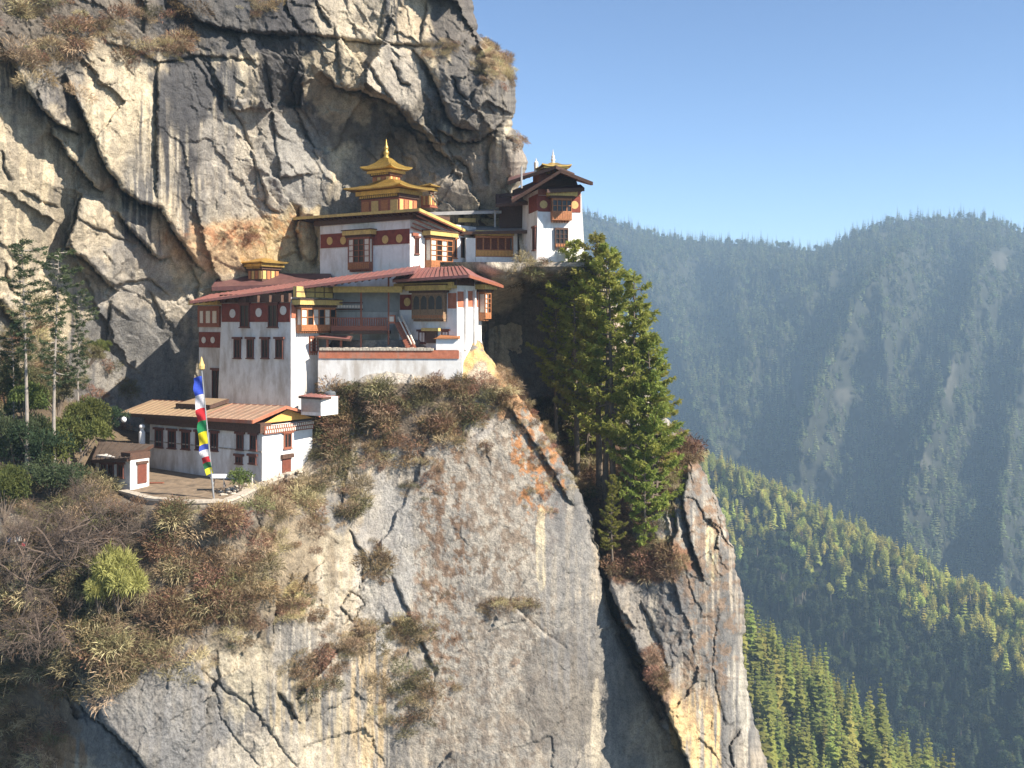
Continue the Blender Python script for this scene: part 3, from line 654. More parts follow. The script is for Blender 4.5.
def pagoda(parent, fl, fr, u0, u1, v0, v1, z, body_h, over, roof_h, name, curl=.35, top=None, dark=False):
    """lantern storey with a low hipped gilt roof: body, panels, cornice, roof"""
    a, b = fl.t, fr.t
    def c(u, v, zz): p = fl.O+a*u+b*v; return Vector((p.x, p.y, zz))
    def blk(m, u0, u1, v0, v1, z0, z1, mi=0): m.hexa([c(u0,v0,z0), c(u1,v0,z0), c(u1,v1,z0), c(u0,v1,z0), c(u0,v0,z1), c(u1,v0,z1), c(u1,v1,z1), c(u0,v1,z1)], mi)
    m = MB(); blk(m, u0, u1, v0, v1, z, z+body_h*.98); w = m.build(name, M['wood'] if dark else M['redwood'], parent)
    pm = MB(); n = 4
    for k in range(n):
        for (p0, p1, face) in ((u0, u1, 0), (v0, v1, 1)):
            f0 = p0+(p1-p0)*(k+.14)/n; f1 = p0+(p1-p0)*(k+.86)/n
            if face == 0: blk(pm, f0, f1, v0-.06, v0-.005, z+body_h*.12, z+body_h*.58, k % 2)
            else: blk(pm, u0-.06, u0-.005, f0, f1, z+body_h*.12, z+body_h*.58, k % 2)
    pm.build('painted_panels', [M['disc'], M['orangewood']], w)
    cm = MB(); blk(cm, u0-.22, u1+.22, v0-.22, v1+.22, z+body_h*.66, z+body_h*.80, 1)
    nn = max(4, int((u1-u0)/.35))
    for k in range(nn): blk(cm, u0+(u1-u0)*(k+.2)/nn, u0+(u1-u0)*(k+.75)/nn, v0-.36, v0-.225, z+body_h*.70, z+body_h*.79, 0)
    blk(cm, u0-.5, u1+.5, v0-.5, v1+.5, z+body_h*.805, z+body_h*.975, 0); cm.build('cornice', [M['gold'], M['wood']], w)
    zr = z+body_h; rm = MB(); U0, U1, V0, V1 = u0-over, u1+over, v0-over, v1+over
    iu0, iu1, iv0, iv1 = u0+(u1-u0)*.30, u1-(u1-u0)*.30, v0+(v1-v0)*.30, v1-(v1-v0)*.30
    nseg = 8; ring = lambda f, zz, lift: None
    def loop(f, base):                   # f 0 = eave, 1 = top; upturned corners
        q0, q1, r0, r1 = [x+(y-x)*f for x, y in ((U0, iu0), (U1, iu1), (V0, iv0), (V1, iv1))]
        L = []
        for (ax, ay), (bx, by) in (((q0,r0),(q1,r0)),((q1,r0),(q1,r1)),((q1,r1),(q0,r1)),((q0,r1),(q0,r0))):
            for k in range(nseg):
                t = k/nseg; e = abs(2*t-1)**4*curl*(1-f)**2
                L.append(c(ax+(bx-ax)*t, ay+(by-ay)*t, base+e))
        return L
    prof = [(0, zr), (.0, zr+.14), (.35, zr+.14+roof_h*.22), (.7, zr+.14+roof_h*.55), (1, zr+.14+roof_h)]
    loops = [loop(f, zz) for f, zz in prof]; nl = len(loops[0])
    for i in range(len(loops)-1):
        for k in range(nl): rm.poly([loops[i][k], loops[i][(k+1)%nl], loops[i+1][(k+1)%nl], loops[i+1][k]])
    rm.poly(loops[-1]); rm.poly(loops[0][::-1]); rf = rm.build('gilt_roof', M['darkroof'] if dark == 2 else M['gold'], parent)
    return c((u0+u1)/2, (v0+v1)/2, zr+.14+roof_h), c
def finial(parent, p, h, r, mat='gold'):
    m = MB(); m.lathe(p-Vector((0,0,.1)), [(r,0),(r*1.15,.05*h),(r*.6,.16*h),(r*.95,.25*h),(r*.95,.32*h),(r*.45,.38*h),(r*.75,.46*h),(r*.7,.54*h),(r*.28,.62*h),(r*.36,.70*h),(r*.18,.78*h),(r*.12,.9*h),(.01,h)], 12)
    return m.build('finial', M[mat], parent, True)

A35 = 35
# ------------------------------------------------------------------ the main temple (upper)
TF, TS = corner(410, 126, A35)
temple = empty('temple', TF.W(6, TF.uz(410, 276)[1], -6), 'whitewashed main temple with two gilded lantern roofs above the long red roof', 'temple')
wl, Tu, Tv, Tzb, Tzt = wall(TF, TS, temple, 320, 476, 288, 219, M['white'])
band(TF, temple, 320.5, 231.5, 409.7, 246, M['maroon'], dent=True)
band(TS, temple, 410.6, 234, 424, 246, M['white'])
discs(TF, temple, [(330,241),(343.5,240.5),(385.5,239.5),(399.5,238.5)], .52, M['disc'])
bay(TF, temple, 351.5, 237.5, 373, 270, 4, 4, .7, 'mid')
slot_window(TS, temple, 414.5, 238, 418.5, 254)
bay(TS, temple, 425, 239, 447, 268, 4, 4, 1.0, 'lattice', wood='orangewood')
slot_window(TS, temple, 450.5, 239, 456.5, 258, mats=M['orangewood'])
bn = MB(); bn.box(TS, TS.uz(411.2,240)[0], TS.uz(417,240)[0], TS.uz(414,236)[1], TS.uz(414,233)[1], 0, .3); bn.build('lintel', M['redwood'], temple)
RF = TF.off(1.9); c0 = RF.hit(293, 217.5); c1 = RF.hit(419.5, 208.5)
c2 = P(480, 236.5, 138.5); c3 = c0+(c2-c1); c3.z += 1.5
slabroof(temple, (c0, c1, c2, c3), .22, (M['darkroof'], M['wood'], M['fascia']), edge=.10, rafters=26)
vb = MB()
for k in range(5):                                             # stacked red verge boards on the right-hand slope
    s = Vector((0,0,-.34*k-.30)); q = (c1-c2).normalized()*(-.5*k); vb.hexa([c1+s+q+Vector((-.5*k-.12,.2*k,-.16)), c2+s+Vector((-.4*k-.12,0,-.16)), c2+s+Vector((-.4*k,0,-.16)), c1+s+q+Vector((-.5*k,.2*k,-.16)), c1+s+q+Vector((-.5*k-.12,.2*k,0)), c2+s+Vector((-.4*k-.12,0,0)), c2+s+Vector((-.4*k,0,0)), c1+s+q+Vector((-.5*k,.2*k,0))])
vb.build('verge_boards', M['redwood'], temple)
sb = MB(); sb.box(TF, -.9, Tu+.6, Tzt-.05, Tzt+.75, -Tv*.5, .55); sb.build('eave_beams', M['wood'], temple)
# gilded lantern: lower storey, upper storey, finial
def lantern(parent, pxl, pxc, pxr, depth, yb, yt, over, rh, curl, dark=False):
    fl, fr = corner(pxc, depth, A35); u = fl.uz(pxl, 320)[0]; v = fr.uz(pxr, 320)[0]; z0 = P(pxc, yb, depth).z; z1 = P(pxc, yt, depth).z
    return pagoda(parent, fl, fr, 0, u, 0, v, z0, z1-z0, over, rh, 'lantern_storey', curl, dark=dark)
top, _ = lantern(temple, 361, 399, 417, 129, 214, 188, 1.6, 1.3, .25)
top2, _ = lantern(temple, 372.5, 390, 400, 131.5, 186, 169, 1.15, 1.5, .35)
finial(temple, top2, 2.9, .42)
ch = empty('chapel', P(427, 205, 139), 'small gilded chapel lantern behind the main temple roof', 'chapel')
tp, _ = lantern(ch, 421, 430, 438, 137, 207, 187, 1.0, .6, .12)
finial(ch, tp, 1.5, .26)
for px, py, d in ((357.5,160.5,130),(407,162,134)):
    pass
# ------------------------------------------------------------------ gallery wing beside the temple
GF = Fac(P(475, 320, 134), (math.cos(R(12)), math.sin(R(12)), 0), (math.sin(R(12)), -math.cos(R(12)), 0))
gal = empty('gallery', GF.W(4, GF.uz(495, 263)[1], -2), 'low gallery with orange carved balustrade between the main temple and the tower', 'gallery')
gm = MB(); u0, u1, z0, z1 = GF.rect(466, 236, 518, 268); gm.box(GF, u0, u1, z0, z1, -6, -2.2); gm.build('wall', M['oldwhite'], gal)
gm = MB(); a0, a1, b0, b1 = GF.rect(476, 257, 519, 264); gm.box(GF, a0, a1, b0, b1, -2.2, 0); gm.build('base', M['white'], gal)
for x0, x1, y0 in ((466,475.5,238),(513.5,517.5,231)):
    gm = MB(); a = GF.rect(x0, y0, x1, 262); gm.box(GF, *a, -2.2, -.02); gm.build('pillar', M['white'], gal)
gb = MB(); a = GF.rect(476, 230.5, 514, 235.5); gb.box(GF, *a, -1.2, .15); gb.build('fascia', M['fascia'], gal)
bl = empty('balustrade', (0,0,0)); bl.parent = gal
bm_ = MB(); a = GF.rect(476, 236, 513, 257)
bm_.box(GF, a[0], a[1], a[2], a[2]+1.0, -.3, -.08)
for k in range(6):
    x = a[0]+(a[1]-a[0])*k/5; bm_.box(GF, x-.08, x+.08, a[2], a[3], -.3, -.05)
bm_.box(GF, a[0], a[1], a[3]-.25, a[3], -.32, -.06)
ob = bm_.build('balustrade', M['orangewood'], gal); bpy.data.objects.remove(bl)
bx = MB()
for k in range(26): x = a[0]+(a[1]-a[0])*(k+.5)/26; bx.box(GF, x-.06, x+.06, a[2]+.15, a[2]+.85, -.08, -.03); 
bx.build('spindles', M['ochre'], ob)
dk = MB(); dk.box(GF, a[0], a[1], a[2], a[3]+.5, -1.8, -1.7); dk.build('inner_panel', M['redwood'], gal)
q = [P(452,232,134), P(527,230.5,133), P(530,226,140), P(452,226,140)]
slabroof(gal, q, .18, (M['greyroof'], M['wood'], M['wood']), edge=.2, rafters=12)
q = [P(404,213.5,137), P(501,211,137), P(501,207,146), P(404,206,146)]
slabroof(gal, q, .18, (M['greyroof'], M['wood'], M['greyroof']), name='upper_roof', edge=.15, rafters=14)
gm = MB(); g2 = GF.off(-7.5); a = g2.rect(440, 214, 494, 240); gm.box(g2, *a, -1.5, 0); gm.build('upper_wall', M['wood'], gal)
gm = MB(); a = GF.off(-5).rect(458, 218.5, 475, 222.5); gm.box(GF.off(-5), *a, 0, .5); gm.build('cornice', M['fascia'], gal)
gm = MB(); p = P(495, 227, 136); gm.tube([p, p+Vector((0,0,2.2))], [.12,.12], 6); gm.build('post', M['greyroof'], gal)
wn = GF.off(-1.5); slot_window(TS.off(.02), temple, 461, 238, 470, 258, False, M['wood'])
# stone stair to the tower
stp = empty('staircase', P(524, 262, 131), 'pale stone staircase climbing beside the dark recess left of the tower', 'staircase')
sm = MB()
for k in range(14):
    f = k/13; p = P(525.5-4.5*f, 262-36*f, 131+7*f); sm.hexa([p+Vector((-.45,0,-.6)), p+Vector((.45,0,-.6)), p+Vector((.45,.7,-.6)), p+Vector((-.45,.7,-.6)), p+Vector((-.45,0,0)), p+Vector((.45,0,0)), p+Vector((.45,.7,0)), p+Vector((-.45,.7,0))])
sm.build('steps', M['coping'], stp)
sm = MB(); sm.tube([P(529,262,130.5), P(523.5,226,137.5)], [.2,.2], 6); sm.build('side_wall', M['oldwhite'], stp)

# ------------------------------------------------------------------ the corner tower
WA = R(13); WO = P(538, 320, 128)
WF = Fac(WO, (math.cos(WA), math.sin(WA), 0), (math.sin(WA), -math.cos(WA), 0)); WS = Fac(WO, (-math.sin(WA), math.cos(WA), 0), (-math.cos(WA), -math.sin(WA), 0))
tower = empty('tower', WF.W(2.6, WF.uz(560, 264)[1], -3), 'white corner tower with tiered brown roofs standing on the cliff edge', 'tower')
uu = WF.uz(581, 320)[0]; zb = WF.uz(560, 268)[1]; zt = WF.uz(560, 190)[1]
m = MB(); m.hexa([WF.W(-.25,zb,.2), WF.W(uu+.55,zb,.2), WF.W(uu+.55,zb,-8), WF.W(-.25,zb,-8), WF.W(0,zt,0), WF.W(uu,zt,0), WF.W(uu,zt,-8), WF.W(0,zt,-8)]); m.build('wall', M['white'], tower)
W2 = WF.off(.06)
band(W2, tower, 538, 196, 580.5, 212, M['maroon'], .06); band(W2, tower, 538, 190, 580.5, 195.6, M['redwood'], .12, 'frieze')
wm = MB(); a = WS.off(.1).rect(529, 196, 537.6, 212); wm.box(WS.off(.1), *a, -.1, .06); wm.build('painted_band', M['maroon'], tower)
discs(W2, tower, [(543.5,204.5),(574.5,205)], .5, M['disc'])
bay(W2, tower, 550.5, 199, 570, 221, 4, 2, .9, 'dark', wood='orangewood', tray=.42)
bay(W2, tower, 554.5, 228, 567.5, 248, 3, 3, .4, 'dark', wood='wood', cornice=False)
slot_window(WS.off(.25), tower, 533.2, 228, 536, 250)
def tier(parent, pts, th=.25, raf=10, name='roof', edge='wood', mt='darkroof'):
    return slabroof(parent, pts, th, (M[mt], M['redwood'], M[edge]), name=name, edge=.15, rafters=raf)
# lower canopy, main gabled roof in two slopes, upper roof, gilt cap
tier(tower, (P(547,189.5,126.5), P(584,188,127.5), P(580,184.5,130), P(547,186,130)), name='porch_roof', raf=7)
rdg0, rdg1 = P(561,169.5,125.5), P(556,172,139)
tier(tower, (P(512,200,127), rdg0, rdg1, P(513,190,139)), raf=14)
tier(tower, (rdg0, P(592.5,182,125), P(584,180,138), rdg1), raf=10)
gm = MB(); gm.hexa([WF.W(0,zt,-.5), WF.W(uu,zt,-.5), WF.W(uu,zt,-7.5), WF.W(0,zt,-7.5), WF.W(.8,zt+1.2,-.7), WF.W(uu-.5,zt+1.6,-.7), WF.W(uu-.5,zt+1.6,-7), WF.W(.8,zt+1.2,-7)]); gm.build('gable', M['wood'], tower)
gm = MB(); gm.box(WF, .6, uu-.6, zt+1.0, zt+2.6, -5, -2.2); gm.build('upper_storey', M['redwood'], tower)
r0, r1 = P(556,165.5,128), P(553,167.5,139)
tier(tower, (P(508,181.5,131), r0, r1, P(510,176,141)), name='upper_roof', raf=10)
tier(tower, (r0, P(574,173.5,128.5), P(571,172,139), r1), name='upper_roof', raf=6)
fl, fr = Fac(P(545, 320, 130), (math.cos(WA), math.sin(WA), 0), (math.sin(WA), -math.cos(WA), 0)), Fac(P(545, 320, 130), (-math.sin(WA), math.cos(WA), 0), (-math.cos(WA), -math.sin(WA), 0))
tt, _ = pagoda(tower, fl, fr, .3, 2.6, .3, 2.6, P(545,174,130).z, .95, .8, .55, 'lantern_storey', .22, dark=True)
finial(tower, tt, 1.9, .3, 'paper')
gm = MB()
p = P(536, 168, 133); gm.lathe(p-Vector((0,0,.6)), [(.25,0),(.28,.9),(.28,1.3),(.1,1.5),(.02,1.9)], 8); gm.build('banner_cylinder', M['paper'], tower)
gm = MB(); p = P(521.5, 185, 129); gm.tube([p-Vector((0,0,.4)), p+Vector((0,0,2.3))], [.12,.12], 6); gm.build('post', M['greyroof'], tower)

gm = MB(); AF = Fac(P(500, 320, 137.5), (1, 0, 0), (0, -1, 0)); a = AF.rect(499, 196, 534, 262); gm.box(AF, *a, -4, 0); gm.build('shade_dark_annex', M['wood'], tower)  # annex coloured as dark timber so the shaded recess reads near-black
tier(tower, (P(496,204,133), P(536,201,133), P(536,193,141), P(496,193,141)), name='annex_roof', raf=7)
# terrace ledge: stone paving slab under gallery and tower
tm = MB(); ya = P(470,262.5,125.6).z
def zpt(px, d, z): return Vector(((px-512)/F*d, d, z))
tm.hexa([zpt(468,127.5,ya-.5), zpt(520,125.2,ya-.5), zpt(606,125.8,ya-.5), zpt(606,146,ya-.5), zpt(468,127.5,ya), zpt(520,125.2,ya), zpt(606,125.8,ya), zpt(606,146,ya)])
tm.hexa([zpt(468,127.5,ya-.5), zpt(606,146,ya-.5), zpt(560,148,ya-.5), zpt(440,148,ya-.5), zpt(468,127.5,ya), zpt(606,146,ya), zpt(560,148,ya), zpt(440,148,ya)])
o = tm.build('terrace', M['stone'], None); o['kind'] = 'structure'

# ------------------------------------------------------------------ middle range: tall white block, courtyard, right-hand block
MF, MS = corner(291, 116, A35)
blk = empty('monastery_block', MF.W(4, MF.uz(291, 404)[1], -3), 'tall tapering white block with a red band and pale discs under the long red roof', 'building')
wl, Mu, Mv, Mzb, Mzt = wall(MF, MS, blk, 222, 318, 412, 297, M['oldwhite'], bat=.35)
M2 = MF.off(.11)
band(MF, blk, 222.3, 303, 290.6, 322, M['maroon'], .12)
S2 = MS.off(.10); band(S2, blk, 291.4, 303, 295.5, 318, M['brick'], .05)
discs(M2, blk, [(232.8,313.5),(259,312.5),(283.5,310.5)], .52, M['paledisc'])
for x0, x1 in ((240.5,249.5),(268.5,278)): slot_window(M2, blk, x0, 304.5, x1, 327)
M3 = MF.off(.20)
for x0, x1 in ((234.3,241),(247.3,253.8),(262,269),(276,283.3)): slot_window(M3, blk, x0, 339, x1, 358)
uf = MB(); a = MF.rect(222, 294, 291, 302.5); uf.box(MF, *a, -.3, .35)
for k in range(6): x = a[0]+(a[1]-a[0])*(k+.5)/6; uf.box(MF, x-.25, x+.25, a[2], a[3]-.2, .35, .8)
uf.build('eave_beams', M['wood'], blk)
bay(S2, blk, 296, 307.5, 331, 331, 6, 2, .9, 'lattice', wood='orangewood', tray=.27)
yp = MB(); a = S2.rect(293, 287, 330, 297.5); yp.box(S2, *a, .02, .5)
for k in range(5): x = a[0]+(a[1]-a[0])*k/4; yp.box(S2, x-.05, x+.05, a[2], a[3], .5, .54, 1)
yp.box(S2, a[0], a[1], (a[2]+a[3])/2-.05, (a[2]+a[3])/2+.05, .5, .54, 1); yp.build('painted_panel', [M['fascia'], M['wood']], blk)
bay(S2, blk, 308.5, 336, 317, 353, 3, 4, .25, 'lattice', cornice=False, tray=.12)
# recessed left wing in deep shade
LF = Fac(MF.W(Mu, 0, -1.6), MF.t, MF.n)
lw = MB(); u1 = LF.uz(199, 320)[0]; lw.box(LF, -.5, u1, Mzb, Mzt-.3, -6, 0); lw.build('side_wing', M['oldwhite'], blk)
band(LF, blk, 199.5, 306, 221, 327, M['redwood'], .3, 'timber_storey')
for x0, x1 in ((202,205),(208,212),(214.5,218.5)): 
    pm = MB(); a = LF.rect(x0, 311, x1, 323); pm.box(LF, *a, .3, .33); pm.build('window_panel', M['paper'], blk)
band(LF, blk, 199.5, 332, 221, 347.5, M['maroon'], .1); discs(LF.off(.1), blk, [(204,340),(213,340)], .4, M['paledisc'])
slot_window(LF, blk, 212.5, 370, 221, 402)
yf = MB(); a = LF.rect(193, 300, 222, 305); yf.box(LF, *a, 0, .7); yf.build('cornice', M['fascia'], blk)
# long red roof over block and courtyard
q0, q1, q2, q3 = P(190,301.5,121), P(414,271.5,113), P(420,265.5,124), P(208,293.5,133)
q3 = P(212,294.2,131)
slabroof(blk, (q0, q1, q2, q3), .18, (M['redroof'], M['wood'], M['redroof']), edge=.08, rafters=34, seams=36)
# lantern and dark roof behind the long red roof
bh = empty('shrine', P(262, 285, 133.5), 'small dark shrine with a gold-edged lantern between the cliff and the long red roof', 'shrine')
slabroof(bh, (P(212,287,131), P(335,283,129), P(330,273.5,134), P(221,273.5,136)), .3, (M['darkroof'], M['wood'], M['darkroof']), edge=.2, rafters=0)
tp, _ = lantern(bh, 248, 262, 279, 132, 281, 263, .9, .55, .1, True)

# right-hand block
QF, QS = corner(457, 116.5, A35)
rb = empty('courtyard_building', QF.W(2, QF.uz(457, 352)[1], -2), 'white building with four arched windows and a red corner band right of the courtyard', 'building')
wl, Qu, Qv, Qzb, Qzt = wall(QF, QS, rb, 400, 481, 366, 280, M['white'], bat=.12)
Q2, S3 = QF.off(.02), QS.off(.02)
band(Q2, rb, 448, 293, 456.6, 308.5, M['brick']); band(Q2, rb, 400, 294.5, 414, 310, M['maroon']); discs(Q2.off(.02), rb, [(407.5,302)], .5, M['disc'])
band(S3, rb, 457.4, 291.5, 464, 307.5, M['brick']); band(S3, rb, 466.5, 291, 478, 307, M['brick'])
for x0, x1 in ((463.5,465.5),(472.5,474)):
    pm = MB(); a = S3.rect(x0, 290, x1, 350); pm.box(S3, *a, 0, .35); pm.build('pilaster', M['white'], rb)
bay(Q2, rb, 415.5, 293, 447, 319.5, 4, 1, .7, 'arch', wood='timber', tray=.2)
slot_window(Q2, rb, 419, 331.5, 426, 343, True); 
dm = MB(); a = Q2.rect(425, 328, 442, 331); dm.box(Q2, *a, 0, .7); a = Q2.rect(428, 331, 438, 343); dm.box(Q2, *a, 0, .4, 1); dm.build('niche', [M['fascia'], M['wood']], rb)
slot_window(Q2, rb, 442, 331, 449, 340)
bay(S3, rb, 478.5, 292, 484.5, 319, 2, 4, 1.0, 'lattice', wood='orangewood')
q0, q1, q2, q3 = P(393,280,116.5), P(469,275,112.5), P(462,266,122), P(408,268.5,123)
slabroof(rb, (q0, q1, q2, q3), .18, (M['redroof'], M['wood'], M['redroof']), edge=.10, rafters=12, seams=16)
e1 = P(503,285.5,121); e2 = P(480,275,126)
slabroof(rb, (q1, e1, e2, q2), .18, (M['redroof'], M['redwood'], M['redwood']), name='side_roof', edge=.12, rafters=9)
eb = MB(); a = QF.rect(398, 283, 457, 289); eb.box(QF, *a, 0, .8); eb.build('fascia', M['fascia'], rb)
eb = MB(); eb.box(QF, -.2, Qu, Qzt-.6, Qzt+.3, -3, .5); eb.build('eave_beams', M['wood'], rb)

# courtyard gallery between the two blocks
CF = Fac(P(334, 320, 122.5), (1, 0, 0), (0, -1, 0))
cy = empty('courtyard_gallery', CF.W(3, CF.uz(360, 346)[1], -1), 'shaded timber balcony gallery above the courtyard parapet', 'gallery')
m = MB(); a = CF.rect(316, 286, 404, 350); m.box(CF, *a, -1.2, -1); m.build('wall', M['oldwhite'], cy)
m = MB(); a = CF.rect(334, 290, 400, 312); m.box(CF, *a, -1, -.9); m.build('inner_panel', M['greyroof'], cy)
C3 = CF.off(3); bmb = MB(); a = C3.rect(333, 286.5, 402, 292.5); bmb.box(C3, *a, -.4, .1); bmb.build('beam', M['fascia'], cy)
fb = MB(); a = C3.rect(331, 331, 387, 334); fb.box(C3, *a, -3.9, .1); fb.build('balcony_floor', M['wood'], cy)
rl = MB(); a = C3.rect(331, 317.5, 387, 331); rl.box(C3, a[0], a[1], a[3]-.14, a[3], -.15, 0); rl.box(C3, a[0], a[1], a[2]+.05, a[2]+.6, -.12, 0)
for k in range(24): x = a[0]+(a[1]-a[0])*(k+.5)/24; rl.box(C3, x-.07, x+.07, a[2], a[3]-.14, -.12, -.02)
rl.build('balustrade', M['redwood'], cy)
for x, y0, y1 in ((361,290,350),(388.5,272,348)):
    pm = MB(); a = C3.rect(x-.8, y0, x+.8, y1); pm.box(C3, *a, -.2, .02); pm.build('post', M['redwood'], cy)
sp = MB(); a = C3.rect(333, 302, 362, 310)
for k in range(10): x = a[0]+(a[1]-a[0])*(k+.5)/10; sp.box(C3, x-.12, x+.12, (a[2]+a[3])/2-.2, (a[2]+a[3])/2+.1, -.9, -.84, 0)
sp.box(C3, a[0], a[1], a[3]-.16, a[3], -.9, -.84, 1); sp.box(C3, a[0], a[1], a[2], a[2]+.16, -.9, -.84, 1); sp.build('lattice_screen', [M['paper'], M['wood']], cy)
bxm = MB(); C4 = CF.off(3.1); a = C4.rect(388.5, 315, 395, 323.5); bxm.box(C4, *a, -.7, .1, 0); b_ = C4.rect(389.6, 316.5, 394, 321.5); bxm.box(C4, *b_, .1, .14, 1); bxm.build('lamp_box', [M['brick'], M['paper']], cy)
str_ = MB()
for k in range(14):
    f = k/13; p = P(399+12*f, 322+25*f, 119.5-3*f); str_.hexa([p+Vector((-.5,0,-.35)), p+Vector((.5,0,-.35)), p+Vector((.5,1.2,-.35)), p+Vector((-.5,1.2,-.35)), p+Vector((-.5,0,0)), p+Vector((.5,0,0)), p+Vector((.5,1.2,0)), p+Vector((-.5,1.2,0))])
so_ = str_.build('stair', M['redwood'], cy); hm = MB(); hm.tube([P(398,317,119), P(411.5,344,116)], [.09,.09], 6); hm.tube([P(401.5,316,119.5), P(414.5,344,116.5)], [.12,.12], 6); hm.build('handrail', M['paper'], so_)
shed = empty('lean_to', P(322, 348, 118), 'small red lean-to roof behind the left end of the courtyard parapet', 'shed')
slabroof(shed, (P(315,336.5,117), P(350,339.5,116.4), P(352,336,119.5), P(325,334.5,120)), .1, (M['redroof'], M['wood']), edge=.1)
for x in (327.5, 341): 
    pm = MB(); p = P(x, 350, 117.3); pm.tube([p, zpt(x, 117.3, P(x,338.8,117.3).z)], [.14,.14], 6); pm.build('post', M['redwood'], shed)

# parapet with red stripe
PF = Fac(P(318, 320, 116.8), (math.cos(R(4)), -math.sin(R(4)), 0), (-math.sin(R(4)), -math.cos(R(4)), 0))
pw = empty('parapet_wall', PF.W(8, PF.uz(390, 392)[1], -.4), 'white courtyard parapet with a brick-red stripe and stone coping above the bushes', 'wall')
m = MB(); a = PF.rect(318, 346, 462, 392)
m.box(PF, a[0], a[1], a[2], PF.uz(390,351)[1], -2.2, 0); m.build('wall', M['oldwhite'], pw)
u0 = PF.uz(318,352)[0]; zz = [PF.uz(318,359)[1], PF.uz(318,350.5)[1]]
m = MB(); uA, uB = PF.uz(319,352)[0], PF.uz(459,352)[0]; m.box(PF, uA, uB, PF.uz(390,358.5)[1], PF.uz(390,350.2)[1], 0, .12); m.build('red_stripe', M['brick'], pw)
m = MB(); uA, uB = PF.uz(320,347)[0], PF.uz(434,347)[0]; zt_ = PF.uz(380,350.5)[1]
for k in range(34): m.box(PF, uA+(uB-uA)*k/34, uA+(uB-uA)*(k+.9)/34, zt_+.003, zt_+.28+.09*random.random(), -.9, .25)
m.build('coping', M['coping'], pw)
m = MB(); a = PF.rect(436, 339, 458.5, 350); m.box(PF, *a, -2.2, -.02); m.build('pier', M['white'], pw)
m = MB(); a = PF.rect(433.5, 334.5, 459, 338.8); m.hexa([PF.W(a[0],a[2],.3), PF.W(a[1],a[2],.3), PF.W(a[1],a[2],-2.2), PF.W(a[0],a[2],-2.2), PF.W(a[0]+.4,a[2]+.15,.3), PF.W(a[1],a[2]+.15,.3), PF.W(a[1],a[3],-2), PF.W(a[0]+.6,a[3],-2)]); m.build('tile_cap', M['orangewood'], pw)
m = MB(); a = PF.rect(318, 352, 420, 400); m.box(PF, *a, -20, -2.25); o = m.build('courtyard_floor', M['stone']); o['kind'] = 'structure'

# ------------------------------------------------------------------ the lower house
HF, HS = corner(262, 108, 33)
hs = empty('lower_house', HF.W(7, HF.uz(262, 482)[1], -4), 'long white house with tan metal roof and ochre gable behind the prayer flag', 'house')
wl, Hu, Hv, Hzb, Hzt = wall(HF, HS, hs, 150, 312, 490, 426, M['oldwhite'], bat=.05)
m = MB(); m.box(HS, .02, Hv, Hzb, Hzt-.02, -.5, .04); m.build('gable_wall', M['white'], hs)
for x0, x1 in ((155.5,163),(168.5,176),(182,190),(196,203.5),(211,218),(237,243.5),(250.5,257)):
    slot_window(HF.off(.06), hs, x0, {155.5:429.5,168.5:430.5,182:431.5,196:432,211:432.5,237:434,250.5:434.5}[x0], x1, {155.5:447,168.5:448,182:449,196:449.5,211:450.5,237:449.5,250.5:450}[x0])
for x0, x1 in ((236,242.5),(249.5,256.5)): slot_window(HF.off(.06), hs, x0, 456, x1, 463.5)
m = MB(); za = HF.uz(262,452.5)[1]; m.box(HF, 0, Hu, za, za+.13, 0, .10); m.build('string_course', M['stone'], hs)
m = MB(); m.box(HF, -.3, Hu+.3, HF.uz(262,433)[1], HF.uz(262,423)[1], -1, .5); m.build('eave_beams', M['wood'], hs)
H2 = HS.off(.06)
slot_window(H2, hs, 283.5, 433, 291, 448, mats=M['redwood'])
m = MB(); a = H2.rect(282, 458, 290.5, 472); m.box(H2, *a, 0, .1); d_ = m.build('door', M['reddoor'], hs); m = MB(); a2 = H2.rect(280.5, 454, 292, 458); m.box(H2, *a2, 0, .35); m.build('lintel', M['wood'], d_)
a = H2.rect(262.5, 423.5, 312, 431.5); m = MB(); m.box(H2, a[0], a[1], a[2], a[3], 0, .3, 0)
for r in range(2):
    for k in range(22):
        x = a[0]+(a[1]-a[0])*(k+.25+.5*(r % 2))/22.6; m.box(H2, x, x+(a[1]-a[0])/46, a[2]+.12+r*.42, a[2]+.42+r*.42, .3, .38, 1)
m.build('patterned_cornice', [M['redwood'], M['paper']], hs)
OF = HF.off(1.1); OS = HS.off(.9)
eL, eR = OF.hit(120, 413), OF.hit(252.5, 420.5)
rR = OS.hit(286, 406.0); rL = P(154, 401.5, 125); bR = OS.hit(320, 414.8); bL = rL+(bR-rR)
rL = eL+(rR-eR); 
m = MB(); a0, a1 = H2.uz(263, 423)[0], H2.uz(312, 423)[0]; zc = HS.uz(262,423.4)[1]
pk = H2.uz(287, 409.5); m.poly([H2.W(a0,zc,.12), H2.W(a1,zc,.12), H2.W(pk[0],pk[1],.12)]); m.build('ochre_gable', M['ochre'], hs)
mid = lambda p, q, f: Vector(p).lerp(Vector(q), f)
fx = .62
slabroof(hs, (eL, mid(eL,eR,fx), mid(rL,rR,fx), rL), .14, (M['tanroof'], M['wood'], M['wood']), edge=.2, seams=14)
slabroof(hs, (mid(eL,eR,fx+.004), eR, rR, mid(rL,rR,fx+.004)), .14, (M['rustroof'], M['wood'], M['brick']), name='rusty_roof', edge=.2, seams=8)
slabroof(hs, (rL, rR, bR, bL), .14, (M['tanroof'], M['wood'], M['brick']), name='rear_roof', edge=.14)
k0 = mid(eL, rL, .62); 
